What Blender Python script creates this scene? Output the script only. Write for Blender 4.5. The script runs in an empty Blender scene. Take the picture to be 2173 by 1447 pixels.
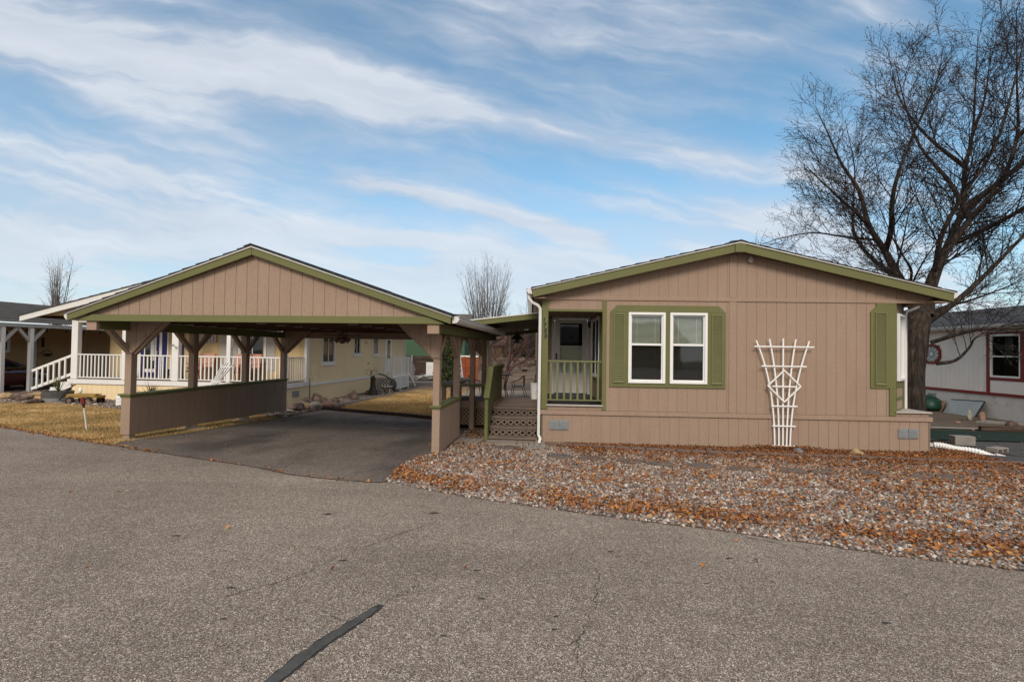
import bpy, bmesh, math, random
import numpy as np
from mathutils import Vector, Matrix, noise as mnoise
R = math.radians
rnd = random.Random(7)
nrs = np.random.RandomState(11)
SC = bpy.context.scene
COL = SC.collection
EYE = 1.95          # camera height above the datum; all 'w' heights below are relative to the eye

# ------------------------------------------------------------------ camera
cam = bpy.data.cameras.new('camera'); camo = bpy.data.objects.new('camera', cam); COL.objects.link(camo)
SC.camera = camo
cam.sensor_width = 36.0; cam.lens = 1026.1 / 2173 * 36.0
cam.clip_start = .05; cam.clip_end = 2000
p_, r_ = .0195, .0148
fw = Vector((0, math.cos(p_), math.sin(p_))); up0 = Vector((0, -math.sin(p_), math.cos(p_))); rt0 = Vector((1, 0, 0))
rt = rt0 * math.cos(r_) + up0 * math.sin(r_); up = -rt0 * math.sin(r_) + up0 * math.cos(r_)
m3 = Matrix((rt, up, -fw)).transposed()
camo.matrix_world = Matrix.Translation((0, 0, EYE)) @ m3.to_4x4()

# ------------------------------------------------------------------ world: sky with thin streaky cloud
SUN_EL, SUN_AZ = 35.0, 188.0     # azimuth clockwise from +Y: behind the camera
W = bpy.data.worlds.new('World'); SC.world = W; W.use_nodes = True
nt = W.node_tree; nt.nodes.clear()
class NT:
    def __init__(s, tree): s.t = tree
    def n(s, typ, **kw):
        nd = s.t.nodes.new(typ)
        ins = kw.pop('ins', {})
        for k, v in kw.items(): setattr(nd, k, v)
        for k, v in ins.items():
            i = nd.inputs[k]
            if isinstance(v, bpy.types.NodeSocket): s.t.links.new(v, i)
            else: i.default_value = v
        return nd
    def m(s, op, a, b=0.0, c=None, clamp=False):
        nd = s.t.nodes.new('ShaderNodeMath'); nd.operation = op; nd.use_clamp = clamp
        for k, v in enumerate([a, b] + ([c] if c is not None else [])):
            if isinstance(v, bpy.types.NodeSocket): s.t.links.new(v, nd.inputs[k])
            else: nd.inputs[k].default_value = v
        return nd.outputs[0]
    def mix(s, f, a, b, mode='MIX'):
        nd = s.t.nodes.new('ShaderNodeMix'); nd.data_type = 'RGBA'; nd.blend_type = mode
        for k, v in (('Factor', f), ('A', a), ('B', b)):
            i = [x for x in nd.inputs if x.name == k and (x.type == ('VALUE' if k == 'Factor' else 'RGBA'))][0]
            if isinstance(v, bpy.types.NodeSocket): s.t.links.new(v, i)
            else: i.default_value = v if k == 'Factor' else (tuple(v) + (1,) if len(v) == 3 else v)
        return [x for x in nd.outputs if x.type == 'RGBA'][0]
    def ramp(s, f, stops, interp='LINEAR'):
        nd = s.t.nodes.new('ShaderNodeValToRGB'); cr = nd.color_ramp; cr.interpolation = interp
        while len(cr.elements) < len(stops): cr.elements.new(.5)
        for e, (p, c) in zip(cr.elements, stops):
            e.position = p; e.color = (c, c, c, 1) if not hasattr(c, '__len__') else tuple(c) + (1,)
        s.t.links.new(f, nd.inputs[0]); return nd.outputs[0]
def build_world():
    k = NT(nt)
    sky = k.n('ShaderNodeTexSky', sky_type='NISHITA')
    sky.sun_disc = False; sky.sun_elevation = R(SUN_EL); sky.sun_rotation = R(SUN_AZ)
    sky.air_density = 1.0; sky.dust_density = .6; sky.ozone_density = 1.6; sky.altitude = 900
    tc = k.n('ShaderNodeTexCoord'); sp = k.n('ShaderNodeSeparateXYZ', ins={0: tc.outputs['Generated']})
    x, y, z = sp.outputs
    ay = k.m('MAXIMUM', k.m('ABSOLUTE', y), .12)
    a = k.m('DIVIDE', x, ay); b = k.m('DIVIDE', z, ay)
    def vec(x_, y_, z_=0.0): return k.n('ShaderNodeCombineXYZ', ins={0: x_, 1: y_, 2: z_}).outputs[0]
    def nz(v, sc, det=6, rough=.6, dist=0.0): return k.n('ShaderNodeTexNoise', ins={'Vector': v, 'Scale': sc, 'Detail': det, 'Roughness': rough, 'Distortion': dist}).outputs[0]
    wob = k.m('MULTIPLY', k.m('SUBTRACT', nz(vec(a, b), 2.3, 4), .5), .16)
    # streak coordinates: along the streak direction (falling to the right) and across it
    s_al = k.m('ADD', k.m('MULTIPLY', a, .98), k.m('MULTIPLY', b, -.18))
    s_ac = k.m('ADD', k.m('ADD', k.m('MULTIPLY', a, .18), k.m('MULTIPLY', b, .98)), wob)
    fib = nz(vec(k.m('MULTIPLY', s_al, 1.1), k.m('MULTIPLY', s_ac, 6.5), 3.1), 2.6, 6, .54, .35)
    big = nz(vec(k.m('MULTIPLY', s_al, .8), k.m('MULTIPLY', s_ac, 1.8), 8.3), 2.0, 5, .5, .3)
    fine = nz(vec(k.m('MULTIPLY', s_al, 3.0), k.m('MULTIPLY', s_ac, 14), 1.7), 2.2, 8, .7, .5)
    tot = None
    def add(v):
        nonlocal tot
        tot = v if tot is None else k.m('ADD', tot, v)
    # (b at a=0, slope, half-width, a0, a1, softness of the ends, strength)
    for b0, sl, wd, a0, a1, sf, st in [(.480, -.185, .075, -1.5, -.30, .35, .42), (.475, -.165, .034, -.60, .70, .25, .66),
                                       (.275, -.235, .018, -.42, .12, .12, .80), (.213, -.077, .012, -.80, -.18, .12, .95),
                                       (.66, -.05, .030, -.35, .75, .3, .28), (.47, .35, .028, .45, .75, .15, .25),
                                       (.395, -.20, .035, .30, .62, .15, .45), (.33, -.02, .09, -1.6, -.75, .3, .45),
                                       (.14, -.03, .035, -.45, .3, .3, .35), (.30, -.10, .06, .05, .75, .3, .38), (.20, -.06, .05, -.2, .8, .3, .40), (.25, .02, .07, -1.6, -.5, .3, .4)]:
        d = k.m('SUBTRACT', k.m('ADD', b, k.m('MULTIPLY', wob, .45)), k.m('ADD', b0, k.m('MULTIPLY', a, sl)))
        g = k.m('EXPONENT', k.m('MULTIPLY', k.m('POWER', k.m('DIVIDE', k.m('ABSOLUTE', d), wd), 2.0), -1.0))
        e1 = k.n('ShaderNodeMapRange', interpolation_type='SMOOTHSTEP', ins={0: a, 1: a0, 2: a0 + sf}).outputs[0]
        e2 = k.n('ShaderNodeMapRange', interpolation_type='SMOOTHSTEP', ins={0: a, 1: a1, 2: a1 + sf, 3: 1.0, 4: 0.0}).outputs[0]
        mod = k.m('ADD', .45, k.m('MULTIPLY', fib, .95))
        add(k.m('MULTIPLY', k.m('MULTIPLY', k.m('MULTIPLY', g, e1), k.m('MULTIPLY', e2, st)), mod))
    base = k.n('ShaderNodeMapRange', interpolation_type='SMOOTHSTEP', ins={0: k.m('ADD', k.m('MULTIPLY', fib, .55), k.m('MULTIPLY', big, .6)), 1: .40, 2: .85, 3: .04, 4: .85}).outputs[0]
    add(base)
    leftb = k.n('ShaderNodeMapRange', interpolation_type='SMOOTHSTEP', ins={0: a, 1: .7, 2: -1.1, 3: 0.0, 4: .30}).outputs[0]
    add(k.m('MULTIPLY', leftb, k.m('ADD', .35, big)))
    hz = k.n('ShaderNodeMapRange', interpolation_type='SMOOTHSTEP', ins={0: b, 1: .36, 2: -.02, 3: 0.0, 4: 1.0}).outputs[0]
    add(k.m('MULTIPLY', hz, k.m('ADD', .35, k.m('MULTIPLY', big, .9))))
    add(k.m('MULTIPLY', k.m('SUBTRACT', fine, .5), .16))
    cov = k.m('MULTIPLY', tot, 1.0, clamp=True)
    # thin cloud: white where dense, mauve-grey where it is thin and low
    lit = k.ramp(k.m('ADD', k.m('MULTIPLY', fib, .7), k.m('MULTIPLY', cov, .45), clamp=True), [(.30, (2.9, 3.3, 4.0)), (.62, (3.6, 3.95, 4.6)), (.98, (5.0, 5.25, 5.6))])
    # unseen cloud added behind the viewer and overhead to soften and whiten the light
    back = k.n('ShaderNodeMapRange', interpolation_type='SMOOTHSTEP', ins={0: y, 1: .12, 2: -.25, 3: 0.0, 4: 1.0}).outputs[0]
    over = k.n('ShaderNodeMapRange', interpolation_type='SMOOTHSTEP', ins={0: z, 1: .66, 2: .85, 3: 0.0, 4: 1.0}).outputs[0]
    fill_cloud = k.m('MULTIPLY', k.m('MAXIMUM', back, over), k.m('ADD', .62, k.m('MULTIPLY', nz(vec(x, y, z), 2.2, 5), .5)), clamp=True)
    skyc = k.mix(1.0, sky.outputs[0], (.93, 1.22, 1.14), 'MULTIPLY')
    col = k.mix(k.m('MULTIPLY', cov, .88), skyc, lit)
    col = k.mix(fill_cloud, col, (5.5, 5.3, 5.05))
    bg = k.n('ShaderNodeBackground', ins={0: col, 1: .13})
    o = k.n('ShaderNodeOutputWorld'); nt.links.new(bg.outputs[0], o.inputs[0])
build_world()
sun = bpy.data.lights.new('sun', 'SUN'); suno = bpy.data.objects.new('sun', sun); COL.objects.link(suno)
sun.energy = 1.9; sun.angle = R(20); sun.color = (1.0, .92, .82)
az = R(SUN_AZ); el = R(SUN_EL)
sd = Vector((math.sin(az) * math.cos(el), math.cos(az) * math.cos(el), math.sin(el)))
suno.rotation_euler = sd.to_track_quat('Z', 'Y').to_euler()
vs = SC.view_settings
SC.display_settings.display_device = 'sRGB'
vs.view_transform = 'Standard'; vs.look = 'None'; vs.exposure = 0.28; vs.gamma = 1.0; vs.use_curve_mapping = False
SC.cycles.max_bounces = 6; SC.cycles.transparent_max_bounces = 12

# ------------------------------------------------------------------ helpers
def ss(a, b, x):
    t = min(1, max(0, (x - a) / (b - a))); return t * t * (3 - 2 * t)
def gz(X, Y):
    bx = -.012 * max(X, -14) if X < 1 else -.012 - .006 * (min(X, 20) - 1)
    if Y < 10: return -1.95 + bx - .035 * (max(Y, -15) - 10)
    c = -.035 + .025 * ss(2, 10, X)
    return -1.95 + bx + c * (min(Y, 16) - 10) - .008 * (min(max(Y, 16), 40) - 16)
class Frame:
    def __init__(s, x0, y0, th):
        s.x0, s.y0, s.th = x0, y0, th; s.c, s.s = math.cos(th), math.sin(th)
    def W(s, u, v, w=0): return (s.x0 + u * s.c + v * s.s, s.y0 - u * s.s + v * s.c, w)
    def loc(s, X, Y): dx, dy = X - s.x0, Y - s.y0; return (dx * s.c - dy * s.s, dx * s.s + dy * s.c)
    def g(s, u, v): X, Y, _ = s.W(u, v); return gz(X, Y)
FC = Frame(-7.4036, 9.4395, .1075)     # carport
FH = Frame(1.0413, 10.2748, .0388)     # tan house with green trim
FD = Frame(.5, 10.2, .09)              # deck and stairs
FY = Frame(-7.81, 16.7, .12)           # yellow house
FT = Frame(-23.0, 21.7, .12)           # far left house
FN = Frame(17.14, 16.2, .0388)         # white and red house
F0 = Frame(0, 0, 0)

def props(o, label=None, cat=None, group=None, kind=None):
    if label: o['label'] = label
    if cat: o['category'] = cat
    if group: o['group'] = group
    if kind: o['kind'] = kind
    return o
def thing(name, fr, u, v, w, label, cat, group=None):
    o = bpy.data.objects.new(name, None); COL.objects.link(o)
    X, Y, _ = fr.W(u, v); o.location = (X, Y, w + EYE); o.rotation_euler = (0, 0, -fr.th)
    o.empty_display_size = .2
    o['_u'] = u; o['_v'] = v; o['_w'] = w
    FR[o.name] = (fr, u, v, w)
    return props(o, label, cat, group)
FR = {}
class MB:
    """collects faces in frame coordinates (u right, v away, w up from eye level)"""
    def __init__(s, T=None): s.v = []; s.f = []; s.T = T; s.c = None
    def tv(s, p): return s.T(*p) if s.T else p
    def add(s, vs, fs):
        b = len(s.v); s.v += [s.tv(p) for p in vs]; s.f += [tuple(i + b for i in f) for f in fs]
    def box(s, a0, a1, b0, b1, c0, c1):
        s.add([(a0, b0, c0), (a1, b0, c0), (a1, b1, c0), (a0, b1, c0), (a0, b0, c1), (a1, b0, c1), (a1, b1, c1), (a0, b1, c1)],
              [(3, 2, 1, 0), (4, 5, 6, 7), (0, 1, 5, 4), (1, 2, 6, 5), (2, 3, 7, 6), (3, 0, 4, 7)])
    def hexa(s, q0, q1):           # two quads (bottom, top)
        s.add(list(q0) + list(q1), [(3, 2, 1, 0), (4, 5, 6, 7), (0, 1, 5, 4), (1, 2, 6, 5), (2, 3, 7, 6), (3, 0, 4, 7)])
    def prism(s, poly, d0, d1):    # poly in (a, c), depth b from d0 to d1
        n = len(poly)
        s.add([(a, d0, c) for a, c in poly] + [(a, d1, c) for a, c in poly],
              [tuple(range(n)), tuple(range(2 * n - 1, n - 1, -1))] + [(i, i + n, (i + 1) % n + n, (i + 1) % n) for i in range(n)])
    def plate(s, poly, c0, c1):    # poly in (a, b), height from c0 to c1
        n = len(poly)
        s.add([(a, b, c0) for a, b in poly] + [(a, b, c1) for a, b in poly],
              [tuple(range(n - 1, -1, -1)), tuple(range(n, 2 * n))] + [(i, (i + 1) % n, (i + 1) % n + n, i + n) for i in range(n)])
    def beam(s, p, q, wd, ht, upv=(0, 0, 1)):
        p = Vector(p); q = Vector(q); d = (q - p).normalized(); U = Vector(upv)
        if abs(d.dot(U)) > .98: U = Vector((0, 1, 0))
        sx = d.cross(U).normalized(); uz = sx.cross(d).normalized()
        c = [(-1, -1), (1, -1), (1, 1), (-1, 1)]
        s.hexa([tuple(p + sx * (a * wd / 2) + uz * (b * ht / 2)) for a, b in c], [tuple(q + sx * (a * wd / 2) + uz * (b * ht / 2)) for a, b in c])
    def tube(s, pts, r, n=8, rot=0.0, cap=True, sq=1.0):
        pts = [Vector(p) for p in pts]; N = len(pts)
        if not hasattr(r, '__len__'): r = [r] * N
        vs = []; ref = None
        for i, p in enumerate(pts):
            d = (pts[min(i + 1, N - 1)] - pts[max(i - 1, 0)]).normalized()
            if ref is None: ref = Vector((0, 0, 1)) if abs(d.z) < .9 else Vector((0, 1, 0))
            x = d.cross(ref).normalized(); y = x.cross(d).normalized(); ref = y
            for k in range(n):
                a = 2 * math.pi * k / n + rot
                vs.append(tuple(p + x * (math.cos(a) * r[i]) + y * (math.sin(a) * r[i] * sq)))
        fs = [(i * n + k, i * n + (k + 1) % n, (i + 1) * n + (k + 1) % n, (i + 1) * n + k) for i in range(N - 1) for k in range(n)]
        if cap: fs += [tuple(range(n - 1, -1, -1)), tuple(range((N - 1) * n, N * n))]
        s.add(vs, fs)
    def lathe(s, prof, c=(0, 0, 0), n=16, sx=1.0, sy=1.0):
        vs = []; N = len(prof)
        for r, z in prof:
            for k in range(n):
                a = 2 * math.pi * k / n; vs.append((c[0] + r * sx * math.cos(a), c[1] + r * sy * math.sin(a), c[2] + z))
        fs = [(i * n + k, i * n + (k + 1) % n, (i + 1) * n + (k + 1) % n, (i + 1) * n + k) for i in range(N - 1) for k in range(n)]
        fs += [tuple(range(n - 1, -1, -1)), tuple(range((N - 1) * n, N * n))]
        s.add(vs, fs)
    def blob(s, c, rx, ry, rz, seed=0, rough=.25, sub=2, zmin=None):
        bm = bmesh.new(); bmesh.ops.create_icosphere(bm, subdivisions=sub, radius=1)
        vs = []
        for v in bm.verts:
            k = 1 + rough * mnoise.noise(v.co * 1.3 + Vector((seed * 7.1, seed * 3.3, seed))) + rough * .5 * mnoise.noise(v.co * 3.1 + Vector((seed, seed * 5, 2)))
            z = v.co.z * k * rz
            vs.append((c[0] + v.co.x * k * rx, c[1] + v.co.y * k * ry, c[2] + (max(z, zmin) if zmin is not None else z)))
        fs = [tuple(v.index for v in f.verts) for f in bm.faces]; bm.free()
        s.add(vs, fs)
    def siding(s, s0, s1, bot, top, d=0.0, phase=0.0, pitch=.2032, gap=.008, th=.008, holes=(), brk=()):
        """vertical grooved boards; local (s, depth, w), outward = -depth"""
        B = bot if callable(bot) else (lambda x: bot); Tp = top if callable(top) else (lambda x: top)
        def cells(edges, dd0, dd1):
            for a, b in edges:
                iv = [(None, None)]
                hs = sorted([(h[2], h[3]) for h in holes if h[0] < (a + b) / 2 < h[1]])
                cur = None
                segs = []
                for w0, w1 in hs:
                    segs.append((cur, w0)); cur = w1
                segs.append((cur, None))
                for lo, hi in segs:
                    la, lb = (B(a), B(b)) if lo is None else (lo, lo)
                    ha, hb = (Tp(a), Tp(b)) if hi is None else (hi, hi)
                    if ha - la < .004 and hb - lb < .004: continue
                    ha = max(ha, la + .001); hb = max(hb, lb + .001)
                    s.hexa([(a, dd0, la), (b, dd0, lb), (b, dd1, lb), (a, dd1, la)], [(a, dd0, ha), (b, dd0, hb), (b, dd1, hb), (a, dd1, ha)])
        cuts = set([s0, s1] + [x for h in holes for x in h[:2] if s0 < x < s1] + [x for x in brk if s0 < x < s1])
        cc = sorted(cuts); cells(list(zip(cc[:-1], cc[1:])), d + th, d + th + .03)
        g = []; k = math.floor((s0 - phase) / pitch)
        while phase + k * pitch < s1:
            x = phase + k * pitch
            if x > s0 + gap: g.append(x)
            k += 1
        ed = [];  st = s0
        for x in g:
            if x - gap / 2 > st: ed.append((st, x - gap / 2))
            st = x + gap / 2
        if s1 > st: ed.append((st, s1))
        e2 = []
        for a, b in ed:
            inn = sorted([a, b] + [c for c in cuts if a < c < b]); e2 += list(zip(inn[:-1], inn[1:]))
        cells(e2, d, d + th - .001)
    def build(s, name, mat, parent=None, fr=None, org=None, smooth=False, bevel=0.0, label=None, mats=None):
        if parent is not None: fr, u0, v0, w0 = FR[parent.name]
        else: (u0, v0, w0) = org
        me = bpy.data.meshes.new(name)
        me.from_pydata([(a - u0, b - v0, c - w0) for a, b, c in s.v], [], s.f)
        me.materials.append(mat)
        if smooth: me.polygons.foreach_set('use_smooth', [True] * len(me.polygons))
        me.update()
        o = bpy.data.objects.new(name, me); COL.objects.link(o)
        if parent is not None: o.parent = parent; FR[o.name] = (fr, u0, v0, w0)
        else:
            X, Y, _ = fr.W(u0, v0); o.location = (X, Y, w0 + EYE); o.rotation_euler = (0, 0, -fr.th); FR[o.name] = (fr, u0, v0, w0)
        if bevel:
            b = o.modifiers.new('bevel', 'BEVEL'); b.width = bevel; b.segments = 1; b.limit_method = 'ANGLE'; b.angle_limit = R(50)
        if smooth == 'auto':
            pass
        if label: o['label'] = label
        return o
def mesh_np(name, V, F, mat, colors=None, smooth=False, loc=(0, 0, 0)):
    V = np.asarray(V, dtype=np.float32); F = np.asarray(F, dtype=np.int32)
    me = bpy.data.meshes.new(name); nf, k = F.shape
    me.vertices.add(len(V)); me.vertices.foreach_set('co', V.ravel())
    me.loops.add(nf * k); me.loops.foreach_set('vertex_index', F.ravel())
    me.polygons.add(nf); me.polygons.foreach_set('loop_start', np.arange(nf, dtype=np.int32) * k)
    try: me.polygons.foreach_set('loop_total', np.full(nf, k, dtype=np.int32))
    except Exception: pass
    if smooth: me.polygons.foreach_set('use_smooth', np.ones(nf, dtype=bool))
    me.update(calc_edges=True)
    if colors is not None:
        at = me.color_attributes.new('Col', 'FLOAT_COLOR', 'POINT')
        c = np.ones((len(V), 4), dtype=np.float32); c[:, :3] = colors; at.data.foreach_set('color', c.ravel())
    me.materials.append(mat)
    o = bpy.data.objects.new(name, me); COL.objects.link(o); o.location = loc
    return o

# ------------------------------------------------------------------ materials
def mat(name, col, rough=.75, var=.12, vs=3.0, fine=.0, fs=60, bump=.0, bs=120, spec=.3, metal=0.0, col2=None, c2s=4.0, c2r=(.5, .65), stretch=(1, 1, 1), coat=0.0):
    m = bpy.data.materials.new(name); m.use_nodes = True; t = m.node_tree; t.nodes.clear(); k = NT(t)
    tc = k.n('ShaderNodeTexCoord'); mp = k.n('ShaderNodeMapping', ins={0: tc.outputs['Object'], 'Scale': stretch}); v = mp.outputs[0]
    n1 = k.n('ShaderNodeTexNoise', ins={'Vector': v, 'Scale': vs, 'Detail': 5, 'Roughness': .6}).outputs[0]
    f = k.m('ADD', 1.0 - var * .5 * 1.0, k.m('MULTIPLY', k.m('SUBTRACT', n1, .5), var * 2.2))
    c = k.mix(1.0, col, k.n('ShaderNodeCombineColor', ins={0: f, 1: f, 2: f}).outputs[0], 'MULTIPLY')
    if col2 is not None:
        n2 = k.n('ShaderNodeTexNoise', ins={'Vector': v, 'Scale': c2s, 'Detail': 8, 'Roughness': .65}).outputs[0]
        c = k.mix(k.n('ShaderNodeMapRange', ins={0: n2, 1: c2r[0], 2: c2r[1]}).outputs[0], c, col2)
    if fine:
        n3 = k.n('ShaderNodeTexNoise', ins={'Vector': v, 'Scale': fs, 'Detail': 3}).outputs[0]
        g = k.m('ADD', 1.0, k.m('MULTIPLY', k.m('SUBTRACT', n3, .5), fine * 2.5))
        c = k.mix(1.0, c, k.n('ShaderNodeCombineColor', ins={0: g, 1: g, 2: g}).outputs[0], 'MULTIPLY')
    b = k.n('ShaderNodeBsdfPrincipled', ins={'Base Color': c, 'Roughness': rough, 'Specular IOR Level': spec, 'Metallic': metal})
    if coat: b.inputs['Coat Weight'].default_value = coat; b.inputs['Coat Roughness'].default_value = .05
    if bump:
        nb = k.n('ShaderNodeTexNoise', ins={'Vector': v, 'Scale': bs, 'Detail': 4, 'Roughness': .6}).outputs[0]
        bp = k.n('ShaderNodeBump', ins={'Height': nb, 'Strength': bump, 'Distance': .01}); t.links.new(bp.outputs[0], b.inputs['Normal'])
    o = k.n('ShaderNodeOutputMaterial'); t.links.new(b.outputs[0], o.inputs[0])
    return m
def mat_attr(name, rough=.8, mul=1.0, bump=0.0, transl=0.0):
    m = bpy.data.materials.new(name); m.use_nodes = True; t = m.node_tree; t.nodes.clear(); k = NT(t)
    at = k.n('ShaderNodeAttribute', attribute_name='Col'); tc = k.n('ShaderNodeTexCoord')
    n1 = k.n('ShaderNodeTexNoise', ins={'Vector': tc.outputs['Object'], 'Scale': 45, 'Detail': 4}).outputs[0]
    f = k.m('MULTIPLY', k.m('ADD', .72, k.m('MULTIPLY', n1, .56)), mul)
    c = k.mix(1.0, at.outputs[0], k.n('ShaderNodeCombineColor', ins={0: f, 1: f, 2: f}).outputs[0], 'MULTIPLY')
    b = k.n('ShaderNodeBsdfPrincipled', ins={'Base Color': c, 'Roughness': rough, 'Specular IOR Level': .25})
    o = k.n('ShaderNodeOutputMaterial'); t.links.new(b.outputs[0], o.inputs[0]); return m
def mat_asphalt(name, dark, mid, light, cell=115, bumpd=.5, stain=None, blot=.8):
    m = bpy.data.materials.new(name); m.use_nodes = True; t = m.node_tree; t.nodes.clear(); k = NT(t)
    tc = k.n('ShaderNodeTexCoord'); P = tc.outputs['Object']
    vo = k.n('ShaderNodeTexVoronoi', ins={'Vector': P, 'Scale': cell, 'Randomness': 1.0})
    sp = k.n('ShaderNodeSeparateColor', ins={0: vo.outputs['Color']})
    c = k.ramp(sp.outputs[0], [(0.0, dark), (.30, dark), (.45, mid), (.80, mid), (.93, light), (1.0, [min(1, x * 1.9) for x in light])])
    tint = k.ramp(sp.outputs[1], [(0.0, (1.13, .95, .90)), (.5, (1, 1, 1)), (1.0, (.93, 1.0, 1.06))])
    c = k.mix(1.0, c, tint, 'MULTIPLY')
    c = k.mix(k.n('ShaderNodeMapRange', ins={0: vo.outputs['Distance'], 1: .35, 2: .75}).outputs[0], c, [x * .55 for x in dark])
    vo2 = k.n('ShaderNodeTexVoronoi', ins={'Vector': P, 'Scale': cell * .42})
    sp2 = k.n('ShaderNodeSeparateColor', ins={0: vo2.outputs['Color']})
    c = k.mix(k.ramp(sp2.outputs[0], [(0.84, 0.0), (.96, .38)]), c, light)
    n1 = k.n('ShaderNodeTexNoise', ins={'Vector': P, 'Scale': .55, 'Detail': 7, 'Roughness': .62}).outputs[0]
    n2 = k.n('ShaderNodeTexNoise', ins={'Vector': P, 'Scale': 7, 'Detail': 5, 'Roughness': .65}).outputs[0]
    f = k.m('ADD', k.m('ADD', 1 - blot * .5, k.m('MULTIPLY', n1, blot)), k.m('MULTIPLY', k.m('SUBTRACT', n2, .5), .35))
    c = k.mix(1.0, c, k.n('ShaderNodeCombineColor', ins={0: f, 1: f, 2: f}).outputs[0], 'MULTIPLY')
    n4 = k.n('ShaderNodeTexNoise', ins={'Vector': P, 'Scale': 1.7, 'Detail': 8, 'Roughness': .7, 'Distortion': .6}).outputs[0]
    c = k.mix(k.n('ShaderNodeMapRange', ins={0: n4, 1: .56, 2: .72, 4: .32}).outputs[0], c, [x * .7 for x in dark])
    n5 = k.n('ShaderNodeTexNoise', ins={'Vector': k.n('ShaderNodeMapping', ins={0: P, 'Rotation': (0, 0, R(23)), 'Scale': (.12, 1.1, 1)}).outputs[0], 'Scale': 1.3, 'Detail': 4}).outputs[0]
    g5 = k.m('ADD', .76, k.m('MULTIPLY', n5, .48)); c = k.mix(1.0, c, k.n('ShaderNodeCombineColor', ins={0: g5, 1: g5, 2: g5}).outputs[0], 'MULTIPLY')
    if stain:
        n3 = k.n('ShaderNodeTexNoise', ins={'Vector': k.n('ShaderNodeMapping', ins={0: P, 'Scale': (1, .45, 1)}).outputs[0], 'Scale': .8, 'Detail': 4}).outputs[0]
        c = k.mix(k.n('ShaderNodeMapRange', ins={0: n3, 1: .48, 2: .66, 4: .6}).outputs[0], c, stain)
    b = k.n('ShaderNodeBsdfPrincipled', ins={'Base Color': c, 'Roughness': .9, 'Specular IOR Level': .2})
    h = k.m('ADD', k.m('MULTIPLY', vo.outputs['Distance'], -1.0), k.m('MULTIPLY', n2, .6))
    bp = k.n('ShaderNodeBump', ins={'Height': h, 'Strength': bumpd, 'Distance': .006}); t.links.new(bp.outputs[0], b.inputs['Normal'])
    o = k.n('ShaderNodeOutputMaterial'); t.links.new(b.outputs[0], o.inputs[0]); return m
def mat_shingle(name, c1, c2, row=.14, tab=.3):
    m = bpy.data.materials.new(name); m.use_nodes = True; t = m.node_tree; t.nodes.clear(); k = NT(t)
    tc = k.n('ShaderNodeTexCoord'); mp = k.n('ShaderNodeMapping', ins={0: tc.outputs['Object'], 'Rotation': (0, 0, R(90))})
    br = k.n('ShaderNodeTexBrick', ins={'Vector': mp.outputs[0], 'Color1': tuple(c1) + (1,), 'Color2': tuple(c2) + (1,), 'Mortar': tuple(x * .3 for x in c1) + (1,), 'Scale': 1.0, 'Mortar Size': .006, 'Brick Width': tab, 'Row Height': row})
    n = k.n('ShaderNodeTexNoise', ins={'Vector': tc.outputs['Object'], 'Scale': 90, 'Detail': 3}).outputs[0]
    n2 = k.n('ShaderNodeTexNoise', ins={'Vector': tc.outputs['Object'], 'Scale': 1.2, 'Detail': 5}).outputs[0]
    f = k.m('ADD', .35, k.m('ADD', k.m('MULTIPLY', n, .8), k.m('MULTIPLY', n2, .5)))
    c = k.mix(1.0, br.outputs[0], k.n('ShaderNodeCombineColor', ins={0: f, 1: f, 2: f}).outputs[0], 'MULTIPLY')
    b = k.n('ShaderNodeBsdfPrincipled', ins={'Base Color': c, 'Roughness': .92, 'Specular IOR Level': .15})
    bp = k.n('ShaderNodeBump', ins={'Height': br.outputs['Fac'], 'Strength': .6, 'Distance': .01}); bp.invert = True; t.links.new(bp.outputs[0], b.inputs['Normal'])
    o = k.n('ShaderNodeOutputMaterial'); t.links.new(b.outputs[0], o.inputs[0]); return m
def mat_glass(name, tint=(.90, .93, .90), refl=.12):
    m = bpy.data.materials.new(name); m.use_nodes = True; t = m.node_tree; t.nodes.clear(); k = NT(t)
    tc = k.n('ShaderNodeTexCoord')
    nb = k.n('ShaderNodeTexNoise', ins={'Vector': tc.outputs['Object'], 'Scale': 1.3, 'Detail': 2}).outputs[0]
    bp = k.n('ShaderNodeBump', ins={'Height': nb, 'Strength': .12, 'Distance': .02})
    tr = k.n('ShaderNodeBsdfTransparent', ins={0: tuple(tint) + (1,)})
    gm = k.n('ShaderNodeNewGeometry')
    gl = k.n('ShaderNodeBsdfGlossy', ins={0: (.9, .95, 1, 1), 'Roughness': .03, 'Normal': bp.outputs[0]})
    lw = k.n('ShaderNodeFresnel', ins={'IOR': 1.5})
    f = k.m('MULTIPLY', k.m('ADD', k.m('MULTIPLY', lw.outputs[0], 1.3), refl - .04, clamp=True), k.m('SUBTRACT', 1.0, gm.outputs['Backfacing']))
    mx = k.n('ShaderNodeMixShader', ins={0: f, 1: tr.outputs[0], 2: gl.outputs[0]})
    o = k.n('ShaderNodeOutputMaterial'); t.links.new(mx.outputs[0], o.inputs[0]); return m
TANC = (.350, .250, .185); GRNC = (.150, .152, .058)
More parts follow.
